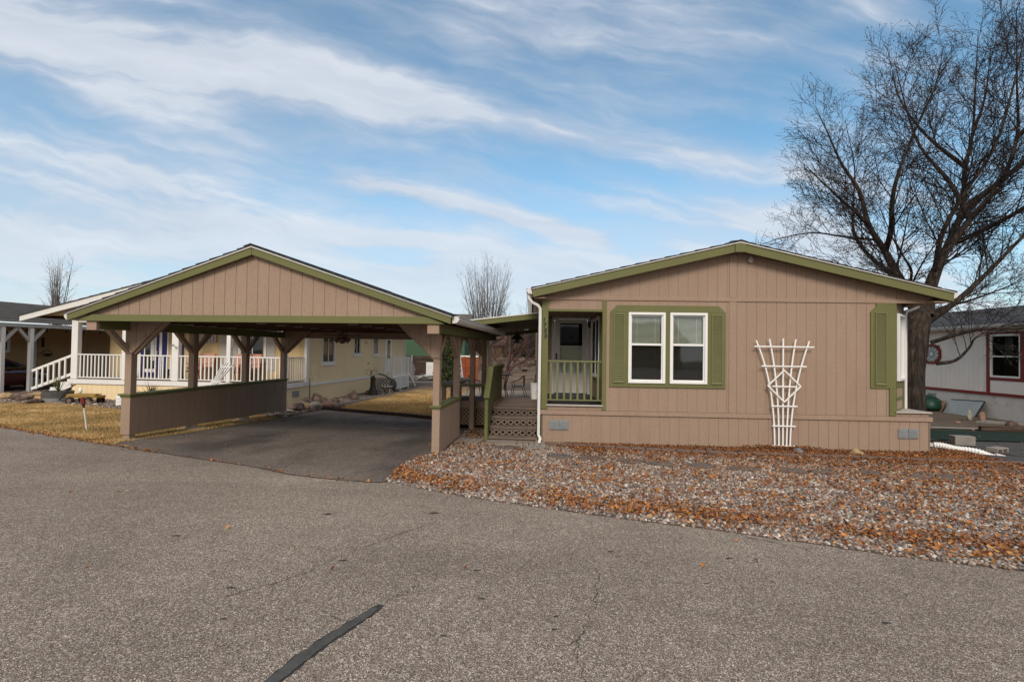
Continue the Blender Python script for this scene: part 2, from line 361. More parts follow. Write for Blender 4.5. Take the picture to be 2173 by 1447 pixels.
M = dict(
 tan=mat('tan_painted_siding', TANC, .8, .10, 1.4, .16, 55, .30, 70, .25, col2=(.295, .20, .148), c2s=1.3, c2r=(.42, .75), stretch=(1, 1, .35)),
 green=mat('green_trim_paint', GRNC, .65, .14, 2.0, .10, 90, .12, 90, .3),
 shutter=mat('green_shutter_plastic', (.160, .160, .068), .5, .08, 4, .05, 90, spec=.35),
 white=mat('white_painted_trim', (.79, .765, .73), .5, .08, 3, .05, 60, spec=.4, col2=(.52, .50, .46), c2s=2.2, c2r=(.62, .82)),
 whitem=mat('white_metal_gutter', (.72, .70, .67), .4, .07, 5, spec=.45, col2=(.45, .44, .42), c2s=3.0, c2r=(.6, .85)),
 vinyl=mat('white_vinyl', (.83, .82, .80), .4, .05, 4, spec=.4),
 grayw=mat('greyed_white_trim', (.47, .43, .39), .6, .15, 4, .1, 80),
 shingle=mat_shingle('charcoal_shingles', (.075, .075, .078), (.045, .046, .05)),
 shingleb=mat_shingle('brown_grey_shingles', (.085, .075, .068), (.05, .045, .042)),
 wood=mat('brown_rough_lumber', (.105, .048, .026), .8, .45, 6, .3, 60, .3, 60, stretch=(1, .12, 1)),
 deckw=mat('weathered_deck_boards', (.215, .160, .125), .8, .3, 5, .25, 70, .25, 90, stretch=(.15, 1, 1), col2=(.14, .105, .085), c2s=6),
 latt=mat('tan_painted_lattice', (.31, .22, .16), .75, .16, 6, .1, 60),
 dark=mat('dark_interior', (.012, .012, .013), .9, .1),
 room=mat('dim_room', (.05, .047, .042), .9, .3, 2),
 blind=mat('window_blinds', (.66, .64, .57), .6, .08, 4),
 glass=mat_glass('window_glass'), glassd=mat_glass('window_glass_with_screen', (.44, .45, .44), .07),
 glassk=mat_glass('dark_window_glass', (.5, .52, .52), .04),
 door=mat('grey_white_door', (.60, .57, .53), .45, .08, 3, spec=.4),
 metal=mat('galvanized_metal', (.30, .32, .33), .45, .2, 8, .1, 60, metal=.35),
 black=mat('black_metal', (.016, .015, .015), .5, .2, 6, spec=.4),
 conc=mat('concrete', (.30, .275, .245), .9, .25, 5, .25, 70, .3, 60, col2=(.2, .18, .155), c2s=3),
 pier=mat('painted_concrete_pier', (.48, .39, .31), .9, .3, 8, .25, 70, .3, 60),
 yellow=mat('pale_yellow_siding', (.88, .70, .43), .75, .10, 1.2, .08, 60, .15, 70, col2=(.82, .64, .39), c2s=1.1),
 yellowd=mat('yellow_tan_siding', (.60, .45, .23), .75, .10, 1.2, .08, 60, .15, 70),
 tanf=mat('tan_brown_siding', (.52, .35, .19), .8, .12, 1.2, .1, 60, .15, 70),
 blue=mat('deep_blue_paint', (.022, .016, .115), .45, .1, 4),
 redt=mat('red_trim_paint', (.22, .032, .022), .6, .15, 3),
 whites=mat('white_rough_siding', (.88, .82, .74), .8, .12, 1.0, .08, 60, .2, 60, col2=(.78, .72, .65), c2s=1.2),
 stucco=mat('white_stucco_skirting', (.80, .75, .69), .9, .25, 1.6, .12, 50, .5, 60, col2=(.52, .50, .47), c2s=1.6),
 car=mat('dark_red_car_paint', (.055, .006, .007), .25, .05, 3, spec=.5, coat=1.0),
 carglass=mat('car_glass', (.012, .016, .016), .05, .05, 3, spec=.8),
 tyre=mat('tyre_rubber', (.02, .02, .02), .85, .2, 9),
 chrome=mat('chrome', (.6, .6, .62), .2, .05, 4, metal=1.0),
 orange=mat('coral_orange_cushion', (.55, .27, .19), .85, .12, 6),
 bark=mat('dark_brown_bark', (.042, .031, .026), .95, .7, 7, .8, 30, 1.0, 22, .15, col2=(.085, .066, .052), c2s=16, c2r=(.45, .7), stretch=(1, 1, .16)),
 bark2=mat('grey_bark_twigs', (.030, .024, .022), .95, .4, 5, .3, 40),
 poplar=mat('pale_grey_bark', (.19, .165, .15), .95, .3, 3),
 shrubw=mat('red_brown_twigs', (.13, .075, .065), .95, .3, 4),
 needle=mat_attr('evergreen_foliage', .8), leafm=mat_attr('dry_leaves', .75, .86), stone=mat_attr('river_stones', .8, .86), grass=mat_attr('dormant_grass', .85),
 rock=mat('rough_field_rock', (.17, .115, .090), .92, .5, 4, .4, 40, .6, 30, col2=(.26, .20, .165), c2s=5),
 rockw=mat('pale_rock', (.47, .43, .36), .9, .3, 4, .3, 40, .5, 30, col2=(.33, .24, .16), c2s=4),
 rockp=mat('pink_rock', (.40, .235, .175), .9, .3, 4, .3, 40, .5, 30),
 rockg=mat('grey_rock', (.22, .215, .215), .9, .3, 5, .3, 40, .5, 30),
 rocko=mat('tan_rock', (.45, .32, .18), .9, .3, 5, .3, 40, .5, 30),
 edging=mat('brown_concrete_edging', (.175, .120, .098), .92, .3, 6, .3, 60, .5, 50),
 paver=mat('buff_concrete_pavers', (.30, .255, .215), .9, .3, 5, .25, 60, .4, 50),
 slate=mat('flagstone', (.155, .13, .115), .9, .35, 5, .25, 50, .4, 40),
 dirt=mat('bare_dirt', (.155, .115, .085), .95, .4, 2.0, .4, 40, .6, 30, col2=(.10, .075, .055), c2s=3),
 gravb=mat('gravel_ground_between_stones', (.17, .12, .09), .95, .5, 6, .5, 60, .8, 50, col2=(.07, .05, .04), c2s=14),
 turf=mat('thatch_under_grass', (.30, .195, .075), .95, .4, 3, .4, 60, .6, 60, col2=(.17, .13, .05), c2s=2.2),
 mat_green=mat('green_artificial_turf', (.010, .030, .021), .95, .3, 3, .3, 80, .4, 90),
 tarp=mat('grey_ground_mat', (.085, .082, .082), .85, .3, 3, .2, 50, .2, 40),
 fence=mat('brown_fence_boards', (.065, .038, .028), .9, .6, 2.2, .4, 30, stretch=(.15, 1, 3), col2=(.16, .115, .085), c2s=3, c2r=(.55, .7)),
 weath=mat('weathered_pale_boards', (.26, .205, .16), .9, .6, 1.6, .3, 30, stretch=(.2, 1, 3), col2=(.09, .06, .045), c2s=2.0, c2r=(.5, .62)),
 rust=mat('orange_stained_boards', (.36, .085, .03), .85, .45, 2.5, .3, 30, stretch=(.2, 1, 2.5)),
 greenh=mat('green_lap_siding', (.055, .105, .06), .8, .12, 1.5),
 roofr=mat('reddish_far_roof', (.16, .085, .07), .95, .3, 1), roofg=mat('grey_far_roof', (.12, .105, .10), .95, .3, 1),
 stake=mat('white_fibreglass_stake', (.68, .68, .66), .5, .05), redr=mat('red_reflector', (.16, .012, .01), .3, .1, spec=.6),
 barrelw=mat('weathered_barrel_wood', (.32, .31, .29), .85, .3, 5, .2, 40), barrelm=mat('dark_barrel_band', (.10, .095, .09), .7, .3, 5),
 wagon=mat('weathered_yellow_wood', (.42, .27, .08), .85, .4, 5, .2, 40), yucca=mat('yucca_leaves', (.12, .13, .055), .7, .3, 6, col2=(.28, .23, .11), c2s=5),
 planter=mat('brown_wood_planter', (.21, .13, .085), .85, .3, 5),
 lid=mat('dark_green_plastic', (.008, .055, .036), .45, .15, 3, spec=.4), sheet=mat('dusty_glass_sheet', (.34, .37, .36), .3, .3, 2, spec=.5),
 statue=mat('dark_figurine', (.045, .035, .03), .7, .3, 8), bronze=mat('verdigris_figurine', (.05, .07, .068), .6, .3, 8),
 asph=mat_asphalt('street_asphalt', (.168, .139, .116), (.365, .303, .254), (.60, .51, .43), 165, .55),
 asphd=mat_asphalt('driveway_asphalt', (.125, .104, .089), (.265, .222, .190), (.44, .375, .32), 165, .5, stain=(.028, .026, .026), blot=.7),
 sealt=mat('worn_crack_sealer', (.085, .084, .080), .7, .35, 9, .3, 60, .3, 60),
 seal=mat('crack_sealer', (.042, .042, .041), .6, .25, 9, .2, 60, .2, 60),
)

# ------------------------------------------------------------------ ground sheets
def sheet(name, poly, off, m, step=1.0, kind='structure'):
    bm = bmesh.new(); vs = [bm.verts.new((x, y, 0)) for x, y in poly]; bm.faces.new(vs)
    bmesh.ops.triangulate(bm, faces=bm.faces[:])
    xs = [p[0] for p in poly]; ys = [p[1] for p in poly]
    def cut(lo, hi, axis):
        k = math.ceil(lo / step) * step
        while k < hi:
            co = (k, 0, 0) if axis == 0 else (0, k, 0); no = (1, 0, 0) if axis == 0 else (0, 1, 0)
            bmesh.ops.bisect_plane(bm, geom=bm.verts[:] + bm.edges[:] + bm.faces[:], plane_co=co, plane_no=no, dist=1e-5)
            k += step
    cut(max(min(xs), -24), min(max(xs), 22), 0); cut(max(min(ys), 9.0), min(max(ys), 17.0), 1)
    cut(1.0 - step * .0, 1.001, 0)
    for v in bm.verts: v.co.z = gz(v.co.x, v.co.y) + EYE + off
    bmesh.ops.recalc_face_normals(bm, faces=bm.faces[:])
    for f in bm.faces:
        if f.normal.z < 0: f.normal_flip()
    me = bpy.data.meshes.new(name); bm.to_mesh(me); bm.free(); me.materials.append(m)
    o = bpy.data.objects.new(name, me); COL.objects.link(o)
    return props(o, kind=kind)
def inpoly(P, poly):
    x, y = P[:, 0], P[:, 1]; ins = np.zeros(len(P), bool); n = len(poly); j = n - 1
    for i in range(n):
        xi, yi = poly[i]; xj, yj = poly[j]
        c = ((yi > y) != (yj > y)) & (x < (xj - xi) * (y - yi) / (yj - yi + 1e-12) + xi)
        ins ^= c; j = i
    return ins
gzv = np.vectorize(gz)
# the ground: one sheet with a fine grid near the houses, reaching far out
sheet('ground', [(-700, -60), (700, -60), (700, 900), (-700, 900)], -.045, M['dirt'], 1.0)
STREET = [(-60, -14), (60, -14), (60, -9), (30, -4.2), (12, 1.9), (8, 3.02), (6, 3.62), (4.31, 4.08), (3.76, 4.25), (3.32, 4.41), (2.96, 4.59), (2.48, 4.79), (2.04, 4.98), (1.37, 5.22), (.92, 5.39), (.28, 5.65),
          (-.24, 5.85), (-.75, 6.1), (-1.23, 6.38), (-1.61, 6.64), (-1.8, 6.54), (-2.46, 6.67), (-3.13, 6.88), (-3.95, 7.36), (-5.12, 7.84), (-6.24, 8.33), (-7.06, 8.7), (-7.37, 8.9), (-8.09, 9.23), (-9.0, 9.62),
          (-10.12, 10.18), (-11.22, 10.67), (-14, 12.0), (-20, 15.0), (-40, 25.5), (-60, 36)]
sheet('street', STREET, 0.0, M['asph'])
DRIVE = [(-1.61, 6.655), (-1.67, 7.77), (-1.55, 8.35), (-1.32, 8.75), (-1.2, 9.9), (-1.05, 11.3), (-.9, 12.8), (-.8, 13.6), (-2.35, 14.3), (-3.41, 15.0), (-4.93, 15.66), (-6.27, 16.36), (-6.49, 15.37), (-6.42, 13.94), (-6.58, 12.92), (-6.82, 11.63),
         (-6.93, 10.52), (-7.15, 9.77), (-7.3, 9.19), (-7.2, 8.78), (-7.06, 8.715), (-6.24, 8.345), (-5.12, 7.855), (-3.95, 7.375), (-3.13, 6.895), (-2.46, 6.685), (-1.8, 6.555)]
sheet('driveway', DRIVE, .004, M['asphd'])
GRAV = [(-1.69, 6.64), (-1.23, 6.36), (-.75, 6.08), (-.24, 5.83), (.28, 5.63), (.92, 5.37), (1.37, 5.2), (2.04, 4.97), (2.48, 4.77), (2.96, 4.57), (3.32, 4.39), (3.76, 4.23), (4.31, 4.06), (6, 3.6), (9, 2.7), (10.2, 6.6), (9.35, 8.9), (9.6, 10.6), (9.3, 12.5), (8.6, 11.0),
        (8.6, 9.9), (.6, 10.33), (-.45, 10.5), (-.45, 12.5), (-1.0, 12.9), (-1.1, 11.3), (-1.24, 9.9), (-1.36, 8.75), (-1.57, 8.35), (-1.69, 7.77)]
sheet('gravel_bed_ground', GRAV, .006, M['gravb'])
LAWN1 = [(-40, 25.3), (-20, 14.95), (-14, 11.95), (-11.22, 10.62), (-10.12, 10.13), (-9.0, 9.57), (-8.09, 9.18), (-7.37, 8.85), (-7.2, 8.8), (-7.3, 9.19), (-7.15, 9.77), (-6.93, 10.5), (-6.82, 11.63), (-6.58, 12.92), (-6.45, 13.6), (-7.3, 14.15), (-8.6, 14.15), (-10.2, 14.3), (-11.6, 14.5), (-12.9, 15.2), (-15.44, 16.1), (-16.6, 15.9), (-20, 17.0), (-24, 19.5), (-40, 30)]
sheet('lawn_ground', LAWN1, .008, M['turf'])
LAWN2 = [(-6.27, 16.45), (-4.93, 15.75), (-3.41, 15.1), (-2.35, 14.4), (-1.6, 14.6), (-1.4, 18), (-1.3, 23.5), (7, 23.5), (7, 35), (-4.0, 35), (-4.48, 29.66), (-4.81, 27.45), (-5.3, 24.21), (-5.73, 20.71), (-6.0, 18.2)]
sheet('back_lawn_ground', LAWN2, .008, M['turf'])
SIDEG = [(-6.38, 16.42), (-6.1, 18.2), (-5.83, 20.71), (-5.4, 24.21), (-4.91, 27.45), (-4.58, 29.66), (-4.2, 36), (-8, 37), (-9, 17.5), (-7.9, 16.5), (-16, 19.2), (-20, 22), (-26, 22), (-24, 19.6), (-20, 17.1), (-16.6, 16.0), (-15.44, 16.2), (-12.9, 15.3), (-11.6, 14.6), (-10.2, 14.4), (-8.6, 14.25), (-7.3, 14.25), (-6.45, 13.75), (-6.52, 15.37)]
sheet('side_gravel_ground', SIDEG, .004, M['gravb'])
sheet('concrete_path', [(9.3, 14.6), (10.6, 13.35), (17.2, 12.1), (19, 13.2), (16.2, 15.0), (13, 16.0), (9.3, 16.6)], .015, M['dirt'])
sheet('concrete_walk', [(10.5, 13.75), (16.8, 13.45), (16.8, 13.75), (10.5, 14.15)], .05, M['conc'])
sheet('artificial_turf', [(9.5, 13.4), (10.3, 11.75), (14.6, 11.7), (17.2, 13.3), (10.3, 13.55)], .03, M['mat_green'])
sheet('ground_mat', [(9.75, 11.1), (10.3, 11.72), (15.5, 11.68), (16, 6), (9.5, 8.4)], .012, M['tarp'])
PAT = [(-2.2, 14.2), (1.2, 14.0), (1.3, 22.8), (-2.0, 23.2)]
mb = MB(); mb.plate([(x, y) for x, y in PAT], -2.3, -1.9)
o = mb.build('patio', M['paver'], fr=F0, org=(0, 18, -2.3)); props(o, kind='structure')
# crack filler and hairline cracks in the street: thin real ribbons
def ribbon(name, pts, wds, m, off=.004, jit=.0):
    V = []; F = []
    P = [Vector((x, y)) for x, y in pts]
    fine = []
    for i in range(len(P) - 1):
        n = max(2, int((P[i + 1] - P[i]).length / .03))
        for j in range(n): t = j / n; fine.append((P[i].lerp(P[i + 1], t), wds[i] * (1 - t) + wds[i + 1] * t))
    fine.append((P[-1], wds[-1]))
    for i, (p, w) in enumerate(fine):
        d = (fine[min(i + 1, len(fine) - 1)][0] - fine[max(i - 1, 0)][0]).normalized(); nn = Vector((-d.y, d.x))
        a = p + nn * (w / 2 + rnd.uniform(-jit, jit)) ; b = p - nn * (w / 2 + rnd.uniform(-jit, jit))
        for q in (a, b): V.append((q.x, q.y, gz(q.x, q.y) + EYE + off))
        if i: k = 2 * i; F.append((k - 2, k, k + 1, k - 1))
    me = bpy.data.meshes.new(name); me.from_pydata(V, [], F); me.materials.append(m)
    o = bpy.data.objects.new(name, me); COL.objects.link(o); return props(o, kind='structure')
FILL = [(-1.36, 1.9), (-1.17, 2.45), (-1.12, 2.62), (-1.04, 2.83), (-.90, 3.12), (-.865, 3.2), (-.845, 3.25)]
ribbon('crack_filler_edge', FILL, [.082, .085, .092, .085, .080, .07, .045], M['seal'], .003, .009)
ribbon('crack_filler_strip', FILL[:-1], [.066, .070, .076, .068, .060, .045], M['sealt'], .006, .004)
def crack(pts, w=.006):
    q = []
    for i in range(len(pts) - 1):
        for j in range(6):
            t = j / 6; q.append((pts[i][0] * (1 - t) + pts[i + 1][0] * t + rnd.uniform(-.02, .02), pts[i][1] * (1 - t) + pts[i + 1][1] * t + rnd.uniform(-.02, .02)))
    q.append(pts[-1])
    ribbon('street_crack', q, [w * rnd.uniform(.25, 1.6) for _ in q], M['seal'], .004, .001)
crack([(.72, 3.95), (.65, 3.6), (.58, 3.28), (.43, 2.93), (.38, 2.74), (.41, 2.5)], .0045); crack([(.43, 2.93), (.36, 2.85), (.28, 2.83)], .004); crack([(-.75, 5.0), (-1.19, 4.38), (-1.44, 3.94), (-1.59, 3.62), (-1.9, 3.3)], .0045)
crack([(2.3, 4.75), (2.7, 4.5), (2.75, 4.3)], .006); crack([(-.83, 3.27), (-.7, 3.45), (-.66, 3.6)], .004)
for x, y, s_ in [(-1.92, 5.14, .05), (-1.34, 3.95, .035), (-1.95, 3.43, .03), (-.25, 3.83, .03), (.29, 3.0, .022), (2.46, 3.17, .03), (-1.76, 3.02, .022), (-.38, 2.9, .02), (-.18, 3.37, .025), (-.82, 5.27, .06), (.31, 3.16, .018), (.9, 4.3, .03), (1.5, 3.7, .02), (-3, 4.4, .04), (1.9, 4.2, .03)]:
    ribbon('tar_spot', [(x - s_, y), (x, y + s_ * .2), (x + s_, y + s_ * .1)], [s_ * .3, s_ * .9, s_ * .2], M['seal'], .003, s_ * .12)
# seam of the driveway, a dark joint that holds a few leaves
ribbon('driveway_seam', [(-7.06, 8.71), (-6.24, 8.34), (-5.12, 7.85), (-3.95, 7.37), (-3.13, 6.89), (-2.46, 6.68), (-1.8, 6.55)], [.016, .010, .007, .014, .006, .012, .006], M['edging'], .006, .006)
ribbon('driveway_patch', [(-3.2, 12.3), (-2.9, 12.05), (-2.5, 11.9)], [.08, .30, .12], M['asph'], .008, .02)

# ------------------------------------------------------------------ stones, leaves and grass
ico = None
def scatter_blobs(name, poly, dens, smin, smax, pal, zoff, flat=.5, seed=1, region=None, edge_jit=0.0, label=None, cat=None, m=None, mul=None):
    rs = np.random.RandomState(seed); P_ = np.array(poly); lo, hi = P_.min(0), P_.max(0)
    if region: lo = np.maximum(lo, region[:2]); hi = np.minimum(hi, region[2:])
    n = int((hi[0] - lo[0]) * (hi[1] - lo[1]) * dens)
    Q = lo + rs.rand(n, 2) * (hi - lo); Q = Q[inpoly(Q, poly)]
    if mul is not None: Q = Q[rs.rand(len(Q)) < mul(Q)]
    if edge_jit: Q = Q + rs.randn(len(Q), 2) * edge_jit
    bm = bmesh.new(); bmesh.ops.create_icosphere(bm, subdivisions=1, radius=1)
    bv = np.array([v.co[:] for v in bm.verts]); bf = np.array([[v.index for v in f.verts] for f in bm.faces]); bm.free()
    n = len(Q); s = smin + (smax - smin) * rs.rand(n) ** 1.6
    sx = s * (.8 + .5 * rs.rand(n)); sy = s * (.6 + .4 * rs.rand(n)); sz = s * flat * (.7 + .5 * rs.rand(n)); a = rs.rand(n) * 6.283
    V = bv[None] * np.stack([sx, sy, sz], 1)[:, None, :] * (1 + .18 * rs.randn(n, len(bv), 1))
    tx = rs.randn(n) * .3; V[:, :, 2] += V[:, :, 0] * tx[:, None]
    c, sn = np.cos(a)[:, None], np.sin(a)[:, None]
    X = V[:, :, 0] * c - V[:, :, 1] * sn + Q[:, 0:1]; Y = V[:, :, 0] * sn + V[:, :, 1] * c + Q[:, 1:2]
    Z = V[:, :, 2] + (gzv(Q[:, 0], Q[:, 1]) + EYE + zoff + rs.rand(n) * s * .5)[:, None]
    V = np.stack([X, Y, Z], 2).reshape(-1, 3)
    F = (bf[None] + (np.arange(n) * len(bv))[:, None, None]).reshape(-1, 3)
    pal = np.array(pal); ci = rs.randint(0, len(pal), n); C_ = pal[ci] * (.75 + .5 * rs.rand(n, 1))
    o = mesh_np(name, V, F, m or M['stone'], np.repeat(C_, len(bv), 0), smooth=True)
    return props(o, kind='stuff', label=label, cat=cat)
def scatter_leaves(name, Q, zoff, smin, smax, pal, seed=3, label=None, cat=None):
    rs = np.random.RandomState(seed); n = len(Q); s = smin + (smax - smin) * rs.rand(n)
    # a curled leaf: two folded rows of quads
    base = np.array([[-1, 0, .25], [-.3, .55, .05], [.5, .5, .1], [1, 0, .3], [.5, -.5, .1], [-.3, -.55, .05], [-.3, 0, -.12], [.5, 0, -.08]], float)
    bf = np.array([[0, 6, 1], [6, 7, 1], [1, 7, 2], [7, 3, 2], [0, 5, 6], [5, 4, 7], [5, 7, 6], [4, 3, 7]])
    V = base[None] * s[:, None, None]; V[:, :, 2] *= (.4 + 2.4 * rs.rand(n, 1)); V[:, :, 1] *= (.5 + .8 * rs.rand(n, 1))
    flip = np.where(rs.rand(n) < .4, -1, 1)[:, None]; V[:, :, 2] *= flip
    def rot(V, ax, an):
        c, sn = np.cos(an)[:, None], np.sin(an)[:, None]; i, j = [(1, 2), (2, 0), (0, 1)][ax]
        a, b = V[:, :, i].copy(), V[:, :, j].copy(); V[:, :, i] = a * c - b * sn; V[:, :, j] = a * sn + b * c
    rot(V, 0, rs.randn(n) * .55); rot(V, 1, rs.randn(n) * .5); rot(V, 2, rs.rand(n) * 6.28)
    z = gzv(Q[:, 0], Q[:, 1]) + EYE + zoff + rs.rand(n) * .012 + s * .25
    V = V + np.stack([Q[:, 0], Q[:, 1], z], 1)[:, None, :]
    F = (bf[None] + (np.arange(n) * 8)[:, None, None]).reshape(-1, 3)
    pal = np.array(pal); C_ = pal[rs.randint(0, len(pal), n)] * (.7 + .6 * rs.rand(n, 1))
    o = mesh_np(name, V.reshape(-1, 3), F, M['leafm'], np.repeat(C_, 8, 0))
    return props(o, kind='stuff', label=label, cat=cat)
STPAL = [(.27, .22, .19), (.19, .165, .155), (.36, .25, .20), (.42, .36, .31), (.27, .165, .12), (.14, .12, .11), (.54, .47, .40), (.33, .21, .16), (.22, .215, .21), (.40, .28, .21), (.66, .60, .54)]
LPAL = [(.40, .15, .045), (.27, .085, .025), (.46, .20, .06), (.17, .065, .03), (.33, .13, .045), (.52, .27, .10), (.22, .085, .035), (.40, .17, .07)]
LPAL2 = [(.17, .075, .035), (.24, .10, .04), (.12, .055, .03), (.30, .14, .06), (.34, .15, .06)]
scatter_blobs('river_stones', GRAV, 1700, .012, .029, STPAL, .006, .62, 5, edge_jit=.02, label='pinkish grey river stones covering the bed before the tan house', cat='gravel')
def lv(n, poly, fn, seed):
    rs = np.random.RandomState(seed); P_ = np.array(poly); lo, hi = P_.min(0), P_.max(0)
    Q = lo + rs.rand(n, 2) * (hi - lo); Q = Q[inpoly(Q, poly)]
    cl = np.array([mnoise.noise(Vector((x * 1.1, y * 1.9, 3.3))) + .6 * mnoise.noise(Vector((x * 3.3, y * 4.1, 7.3))) for x, y in Q])
    return Q[rs.rand(len(Q)) < fn(Q, cl)]
def frontd(Q):   # distance behind the kerb line of the street
    ex = np.array([p[0] for p in GRAV[:15]]); ey = np.array([p[1] for p in GRAV[:15]])
    return Q[:, 1] - np.interp(Q[:, 0], ex, ey)
def leafp(Q, cl):
    fd = frontd(Q); bd = 10.25 - .0388 * (Q[:, 0] - 1) - Q[:, 1]
    p = .08 + .30 * np.clip(cl + .15, 0, 1) + .70 * np.exp(-((fd - .45) / .30) ** 2) * np.clip(cl + .75, 0, 1)
    p = p + .75 * np.exp(-np.clip(bd - .55, 0, 9) / .55) * (Q[:, 0] > 1.2) * (bd > -.3) + .25 * np.clip((Q[:, 0] - 4) / 4, 0, 1)
    p = np.where(Q[:, 0] < -.2, p * 1.1, p)
    return np.clip(p, 0, 1)
QL = lv(115000, GRAV, leafp, 21)
far = (QL[:, 1] > 8.4)
scatter_leaves('fallen_leaves', QL[~far], .035, .016, .030, LPAL, 5, 'orange brown dry leaves strewn over the river stones', 'leaves')
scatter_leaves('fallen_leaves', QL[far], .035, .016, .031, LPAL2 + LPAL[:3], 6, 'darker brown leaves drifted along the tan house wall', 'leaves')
# stray leaves on the pavement
rs = np.random.RandomState(4)
seamx = rs.rand(300); sx_ = np.interp(seamx, np.linspace(0, 1, 7), [-7.5, -6.24, -5.12, -3.95, -3.13, -2.46, -1.8]); sy_ = np.interp(sx_, [-7.5, -6.24, -5.12, -3.95, -3.13, -2.46, -1.8], [8.95, 8.34, 7.85, 7.37, 6.89, 6.68, 6.55])
Qs = np.stack([sx_, sy_ + rs.randn(300) * np.where(sx_ < -6.0, .12, .035)], 1)
Qs = Qs[rs.rand(len(Qs)) < np.where(Qs[:, 0] < -6, .95, .22)]
Qr = np.stack([rs.uniform(-6, 6, 46), rs.uniform(3.6, 7.5, 46)], 1)
Qe = np.stack([rs.uniform(-14, -7.2, 520)] * 2, 1); Qe[:, 1] = np.interp(Qe[:, 0], [-14, -11.22, -10.12, -9, -8.09, -7.2], [12, 10.64, 10.15, 9.6, 9.2, 8.83]) + rs.randn(520) * .09
Qd = np.stack([rs.uniform(-6.6, -1.6, 30), rs.uniform(8, 15, 30)], 1)
Ql = np.stack([rs.uniform(-11, -6.8, 260), rs.uniform(9, 11.5, 260)], 1); Ql = Ql[inpoly(Ql, LAWN1)]
scatter_leaves('stray_leaves', np.concatenate([Qs, Qr, Qe, Qd, Ql]), .012, .016, .028, LPAL, 8, 'stray orange leaves on asphalt and along the lawn edge', 'leaves')
def grass(name, poly, dens, h, seed, region, pal, label, wd=.004):
    rs = np.random.RandomState(seed); P_ = np.array(poly); lo, hi = P_.min(0), P_.max(0)
    lo = np.maximum(lo, region[:2]); hi = np.minimum(hi, region[2:])
    Q = lo + rs.rand(int((hi[0] - lo[0]) * (hi[1] - lo[1]) * dens), 2) * (hi - lo); Q = Q[inpoly(Q, poly)]; n = len(Q)
    cl = np.array([mnoise.noise(Vector((x * .9, y * 1.2, 1.3))) + .5 * mnoise.noise(Vector((x * 3, y * 3, 5.3))) for x, y in Q])
    hh = h * (.5 + .7 * rs.rand(n)) * (1 + .3 * cl); a = rs.rand(n) * 6.28; lean = rs.randn(n, 2) * .5
    z = gzv(Q[:, 0], Q[:, 1]) + EYE + .006
    wx, wy = np.cos(a) * wd, np.sin(a) * wd
    V = np.zeros((n, 3, 3)); V[:, 0] = np.stack([Q[:, 0] - wx, Q[:, 1] - wy, z], 1); V[:, 1] = np.stack([Q[:, 0] + wx, Q[:, 1] + wy, z], 1)
    V[:, 2] = np.stack([Q[:, 0] + lean[:, 0] * hh, Q[:, 1] + lean[:, 1] * hh, z + hh], 1)
    pal = np.array(pal); k = np.clip((rs.rand(n) * .9 + cl * .7 + .05) * len(pal), 0, len(pal) - 1).astype(int); C_ = pal[k] * (.75 + .5 * rs.rand(n, 1))
    o = mesh_np(name, V.reshape(-1, 3), np.arange(3 * n).reshape(-1, 3), M['grass'], np.repeat(C_, 3, 0))
    return props(o, kind='stuff', label=label, cat='grass')
GPAL = [(.24, .19, .08), (.37, .26, .11), (.52, .34, .14), (.60, .41, .18), (.46, .26, .10), (.68, .50, .26)]
grass('lawn_grass', LAWN1, 2600, .045, 2, (-19, 8.6, -6.3, 18), GPAL, 'dormant tan front lawn left of the carport wall')
grass('lawn_grass', LAWN2, 1100, .05, 3, (-7, 14, 5, 35), GPAL[1:], 'dormant golden back lawn behind the driveway', .007)
scatter_blobs('side_gravel', SIDEG, 330, .022, .045, STPAL[:6], .0, .6, 9, region=(-20, 13.5, -4.3, 30), label='grey gravel beside the yellow house', cat='gravel')
# edging blocks
mbb = MB(); mbb.box(-.14, .14, -.055, .055, -.06, .075)
def block(name, fr, X, Y, yaw, sc, m, label, cat, group, dz=0.0, proto={}):
    key = (name, label)
    if key not in proto:
        b = MB(); L, Wd, Ht = sc; b.box(-L / 2, L / 2, -Wd / 2, Wd / 2, -.04, Ht)
        o = b.build(name, m, fr=F0, org=(0, 0, 0), bevel=min(L, Ht) * .16); proto[key] = o
    else: o = proto[key].copy(); COL.objects.link(o)
    o.location = (X, Y, gz(X, Y) + EYE + dz); o.rotation_euler = (rnd.uniform(-.04, .04), rnd.uniform(-.03, .03), yaw)
    props(o, label, cat, group); return o
ep = [(.72, 10.02), (1.13, 9.93), (2.04, 9.68), (2.91, 9.50), (3.77, 9.36), (4.7, 9.33), (5.58, 9.30), (6.42, 9.22), (7.23, 9.12), (8.13, 9.04), (9.4, 8.95)]
d = 0; L = [0]
for a, b in zip(ep[:-1], ep[1:]): L.append(L[-1] + math.hypot(b[0] - a[0], b[1] - a[1]))
t = .14
while t < L[-1]:
    x = float(np.interp(t, L, [p[0] for p in ep])); y = float(np.interp(t, L, [p[1] for p in ep])); x2 = float(np.interp(t + .1, L, [p[0] for p in ep])); y2 = float(np.interp(t + .1, L, [p[1] for p in ep]))
    block('edging_stone', F0, x, y, math.atan2(y2 - y, x2 - x), (.265, .11, .085), M['edging'], 'brown scalloped edging stone in the row before the tan house skirt', 'edging stone', 'edging stones along the tan house', -.015 if x > 4 else 0)
    t += .285
for k in range(19):
    t = k / 18; x = -6.22 + t * 3.95; y = float(np.interp(x, [-6.27, -4.93, -3.41, -2.3], [16.38, 15.7, 15.05, 14.33]))
    block('edging_block', F0, x, y, -.42, (.235, .14, .10), M['fence'], 'dark concrete block edging the far end of the driveway', 'edging block', 'dark blocks along the back lawn')
mb = MB()
